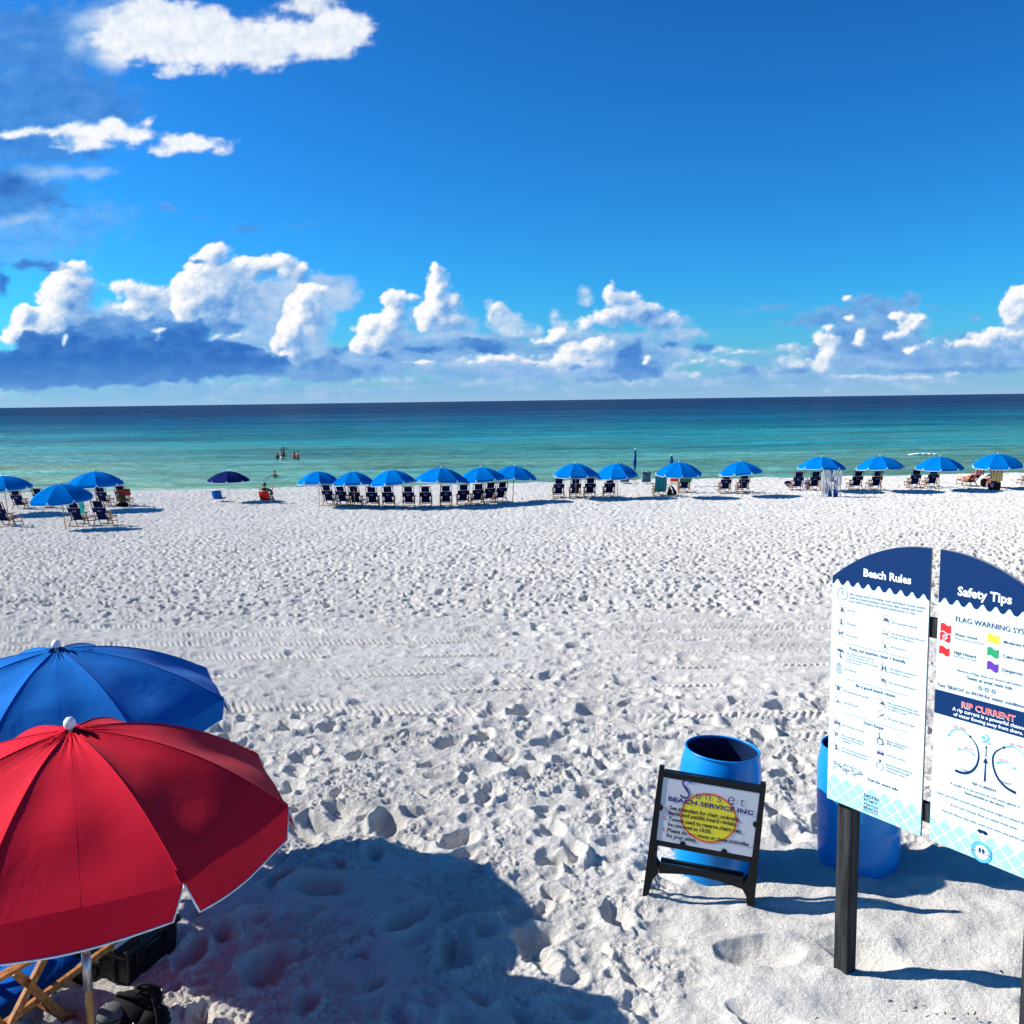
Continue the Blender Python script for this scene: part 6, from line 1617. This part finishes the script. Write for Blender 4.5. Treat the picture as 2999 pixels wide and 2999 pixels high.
def person(loc, rz, label, pose=None, skin='skin', hair=('hair_dark', 'short'), wear=(), scale=1.0, slim=1.0, base=None):
    root = empty('person', loc, rz, scale)
    tag(root, label, 'person')
    J = dict(base or STAND); J.update(pose or {})
    def rad(k):
        r = RAD[k]; return tuple(x * slim for x in r) if isinstance(r, tuple) else r * slim
    body(root, {k: (*J[k], rad(k)) for k in J}, BONES, M[skin])
    h = Vector(J['head']); c = Vector(J['crown']); up = (c - h).normalized(); mid = h.lerp(c, 0.5)
    q = MB(); q.ball(mid + up * 0.022 - Vector((0, 0.012, 0)), (0.088, 0.100, 0.100), 14, 9, 0.04)
    if hair[1] == 'long':
        n = Vector(J['neck']); ch = Vector(J['chest'])
        q.ball(mid.lerp(n, 0.7) - Vector((0, 0.06, 0)), (0.085, 0.05, 0.15), 12, 8, 0.05); q.ball(n.lerp(ch, 0.35) - Vector((0, 0.085, 0)), (0.075, 0.04, 0.12), 12, 8, 0.05)
    q.build('hair', M[hair[0]], root, True)
    f = mid + Vector((0, 0.092, -0.02))
    q = MB(); q.ball(f + Vector((0, 0.010, -0.012)), (0.013, 0.018, 0.020), 8, 6); q.build('nose', M[skin], root, True)
    for sx in (-1, 1):
        q = MB(); q.ball(mid + Vector((sx * 0.084, 0.0, -0.02)), (0.012, 0.022, 0.030), 8, 6); q.build('ear', M[skin], root, True)
        q = MB(); q.ball(f + Vector((sx * 0.030, -0.008, 0.018)), 0.010, 8, 6); q.build('eye', M['black_ink'], root, True)
    q = MB(); q.ball(f + Vector((0, -0.002, -0.050)), (0.022, 0.008, 0.006), 8, 6); q.build('mouth', M['coral_print'], root, True)
    for nm, mt_, segs in wear:
        q = MB()
        for a, b_, r0, r1 in segs:
            A, B = Vector(J[a]), Vector(J[b_])
            n = 5
            pts = [A.lerp(B, i / n) for i in range(n + 1)]
            rr_ = [r0 + (r1 - r0) * i / n for i in range(n + 1)]
            # elliptical tube that hugs the body
            ax = (B - A).normalized(); xr = Vector((1, 0, 0)) if abs(ax.x) < 0.8 else Vector((0, 1, 0)); xr = (xr - ax * xr.dot(ax)).normalized(); yr = ax.cross(xr)
            vs, fs = [], []; m_ = 14
            for i, p_ in enumerate(pts):
                for k in range(m_):
                    t_ = 2 * math.pi * k / m_
                    vs.append(p_ + xr * rr_[i] * math.cos(t_) + yr * rr_[i] * 0.74 * math.sin(t_))
            for i in range(n):
                for k in range(m_):
                    u = (k + 1) % m_; fs.append((i * m_ + k, i * m_ + u, (i + 1) * m_ + u, (i + 1) * m_ + k))
            fs.append(tuple(range(m_))[::-1]); fs.append(tuple(n * m_ + k for k in range(m_)))
            q.add(vs, fs)
        q.build(nm, M[mt_], root, True)
    return root

SHORTS = [('waist', 'hip', 0.135 * 1.08, 0.165 * 1.08), ('thl', 'knl', 0.112, 0.095), ('thr', 'knr', 0.112, 0.095)]
def wade(px, py, depth, *a, **k):
    p = at_sea(px, py); p.z = -depth * k.get('scale', 1.0)
    return person(p, *a, **k)
wade(813, 1347, 0.72, R(10), 'child with long dark hair standing in the sea, leftmost of the swimmers', None, 'skin', ('hair_dark', 'long'), [('swimsuit', 'swim_dark', [('chest', 'waist', 0.17, 0.145), ('waist', 'hip', 0.145, 0.17)])], 0.88, 0.9)
wade(825, 1348, 0.70, R(-8), 'person in white shorts standing in the sea in front of a taller one', dict(ell=(-0.30, 0.02, 1.20), wrl=(-0.12, 0.12, 1.10), hal=(-0.05, 0.14, 1.10)), 'skin', ('hair_dark', 'short'), [('shorts', 'swim_white', SHORTS)], 1.02)
wade(831, 1338, 0.62, R(5), 'person with both hands raised to the head, farthest out of the swimmers', dict(shl=(-0.19, 0, 1.46), ell=(-0.42, 0.0, 1.52), wrl=(-0.22, 0.02, 1.70), hal=(-0.14, 0.02, 1.74), shr=(0.19, 0, 1.46), elr=(0.42, 0, 1.52), wrr=(0.22, 0.02, 1.70), har=(0.14, 0.02, 1.74)), 'skin', ('hair_brown', 'short'), [('shorts', 'swim_dark', SHORTS)], 1.05)
wade(862, 1346, 0.78, R(-12), 'woman in a pink swim top standing in the sea, hair dark', dict(ell=(-0.30, 0.0, 1.22), wrl=(-0.10, 0.14, 1.12), hal=(-0.03, 0.15, 1.12)), 'skin', ('hair_dark', 'long'), [('swim_top', 'swim_pink', [('neck', 'chest', 0.11, 0.185), ('chest', 'waist', 0.185, 0.145)]), ('shorts', 'swim_dark', [('waist', 'hip', 0.145, 0.178)])], 1.0)
wade(872, 1348, 0.76, R(-20), 'tall person with a hand on the hip in the sea, rightmost of the swimmers', dict(shr=(0.19, 0, 1.42), elr=(0.42, -0.03, 1.22), wrr=(0.26, 0.05, 1.06), har=(0.19, 0.07, 1.02)), 'skin', ('hair_dark', 'short'), [('shorts', 'swim_dark', SHORTS)], 1.03)
wade(805, 1402, 1.08, R(25), 'swimmer chest deep near the shore stretching an arm to a pink float', dict(shl=(-0.19, 0.02, 1.42), ell=(-0.46, 0.05, 1.28), wrl=(-0.70, 0.08, 1.18), hal=(-0.80, 0.09, 1.15)), 'skin', ('hair_dark', 'short'), [('swim_top', 'swim_dark', [('waist', 'hip', 0.145, 0.175)])], 1.0)
p = at_sea(779, 1399)
fl = empty('float_board', p, R(20)); q = MB(); q.ball((0, 0, 0.04), (0.30, 0.20, 0.06), 20, 10); q.build('board', M['coral_print'], fl, True); q = MB(); q.tube(bez([(0.2, 0, 0.05), (0.32, 0.05, 0.03), (0.42, 0.02, 0.0)], 8), 0.012, 5); q.build('leash', M['black_cloth'], fl, True)
tag(fl, 'small pink float in the shallows beside a swimmer', 'float')

SIT = dict(hip=(0, 0.10, 0.24), waist=(0, 0.02, 0.38), chest=(0, -0.08, 0.60), neck=(0, -0.11, 0.76), head=(0.02, -0.09, 0.86), crown=(0.03, -0.10, 0.97), shl=(-0.19, -0.09, 0.70), ell=(-0.27, 0.06, 0.46), wrl=(-0.26, 0.30, 0.40), hal=(-0.25, 0.39, 0.40), shr=(0.19, -0.09, 0.70), elr=(0.28, 0.06, 0.46), wrr=(0.27, 0.30, 0.40), har=(0.26, 0.39, 0.40),
           thl=(-0.09, 0.18, 0.24), knl=(-0.12, 0.55, 0.48), anl=(-0.12, 0.70, 0.09), tol=(-0.12, 0.85, 0.05), thr=(0.09, 0.18, 0.24), knr=(0.12, 0.55, 0.48), anr=(0.12, 0.70, 0.09), tor=(0.12, 0.85, 0.05))
person(man_chair.location, man_chair.rotation_euler.z, 'man with short dark hair sitting in the low red chair, seen from behind', dict(elr=(0.34, 0.02, 0.58), wrr=(0.36, 0.10, 0.78), har=(0.36, 0.12, 0.86)), 'skin', ('hair_dark', 'short'), [('shirt', 'black_cloth', [('neck', 'chest', 0.13, 0.19), ('chest', 'waist', 0.19, 0.16), ('shr', 'elr', 0.075, 0.060), ('shl', 'ell', 0.075, 0.060)]), ('shorts', 'swim_dark', [('thl', 'knl', 0.115, 0.09), ('thr', 'knr', 0.115, 0.09)])], 1.08, 1.0, SIT)
LIE = dict(hip=(0, 0.36, 0.37), waist=(0, 0.20, 0.45), chest=(0, -0.04, 0.62), neck=(0, -0.20, 0.74), head=(0, -0.28, 0.82), crown=(0, -0.36, 0.90), shl=(-0.18, -0.12, 0.68), ell=(-0.34, 0.08, 0.58), wrl=(-0.33, 0.32, 0.57), hal=(-0.32, 0.40, 0.57), shr=(0.18, -0.12, 0.68), elr=(0.34, 0.08, 0.58), wrr=(0.33, 0.32, 0.57), har=(0.32, 0.40, 0.57),
           thl=(-0.09, 0.44, 0.37), knl=(-0.10, 0.82, 0.42), anl=(-0.11, 1.22, 0.36), tol=(-0.12, 1.27, 0.46), thr=(0.09, 0.44, 0.37), knr=(0.10, 0.82, 0.42), anr=(0.11, 1.22, 0.36), tor=(0.12, 1.27, 0.46))
c = chair_at[2849]
person(c.location, c.rotation_euler.z, 'person in a coral top lying back in the reclined chair at the far right', None, 'skin_pale', ('hair_brown', 'short'), [('top', 'coral_cloth', [('neck', 'chest', 0.13, 0.18), ('chest', 'waist', 0.18, 0.155), ('shl', 'ell', 0.08, 0.07)]), ('skirt', 'yellow_print', [('waist', 'hip', 0.15, 0.18)])], 1.0, 1.0, LIE)
c = chair_at[2914]
SIT2 = {k: (v[0] - 0.06, v[1] + 0.22, v[2] + 0.06) for k, v in SIT.items()}
SIT2.update(head=(-0.20, 0.16, 1.02), crown=(-0.23, 0.15, 1.13), neck=(-0.14, 0.14, 0.90), chest=(-0.08, 0.14, 0.68), shl=(-0.29, 0.14, 0.80), ell=(-0.46, 0.30, 0.62), wrl=(-0.40, 0.52, 0.58), hal=(-0.38, 0.60, 0.58))
person(c.location, c.rotation_euler.z, 'dark haired person with bare shoulders in the towel covered chair at the far right', None, 'skin_pale', ('hair_dark', 'short'), [('shorts', 'swim_pink', [('thl', 'knl', 0.115, 0.09), ('thr', 'knr', 0.115, 0.09)])], 1.0, 1.0, SIT2)

# ------------------------------------------------------------------ foam of the one small breaker, and bits lying on the sand
p = at_sea(2703, 1333)
q = MB(); rf = random.Random(12)
for i in range(150):
    x = rf.uniform(-1.45, 1.45); h_ = 0.10 * (1 - (x / 1.6) ** 2)
    q.ball((x, rf.uniform(-0.25, 0.25), 0.06 + h_ * rf.uniform(0.2, 1.3)), (rf.uniform(0.08, 0.20), rf.uniform(0.08, 0.16), rf.uniform(0.03, 0.065)), 8, 5, 0.1)
o = q.build('wave_foam', M['foam'], None, True); o.location = p
tag(o, kind='stuff', label='white foam of a small breaking wave')
q = MB(); rf = random.Random(5)
for (px, py) in ((2933, 2854), (2608, 2940), (2681, 2960), (2709, 2956), (2767, 2975), (2834, 2977), (2855, 2975), (2392, 2990), (2860, 2992), (2820, 2587)):
    d_ = at(px, py); a = rf.uniform(0, 3.14); l_ = rf.uniform(0.005, 0.014)
    z = 0.012
    q.tube(bez([d_ + Vector((-l_ * math.cos(a), -l_ * math.sin(a), z)), d_ + Vector((0.004, 0.004, z + 0.006)), d_ + Vector((l_ * math.cos(a), l_ * math.sin(a), z))], 6), rf.uniform(0.003, 0.005), 6)
tag(q.build('beach_debris', M['twig'], None, True), kind='stuff', label='bits of dark wrack and bark scattered on the sand')
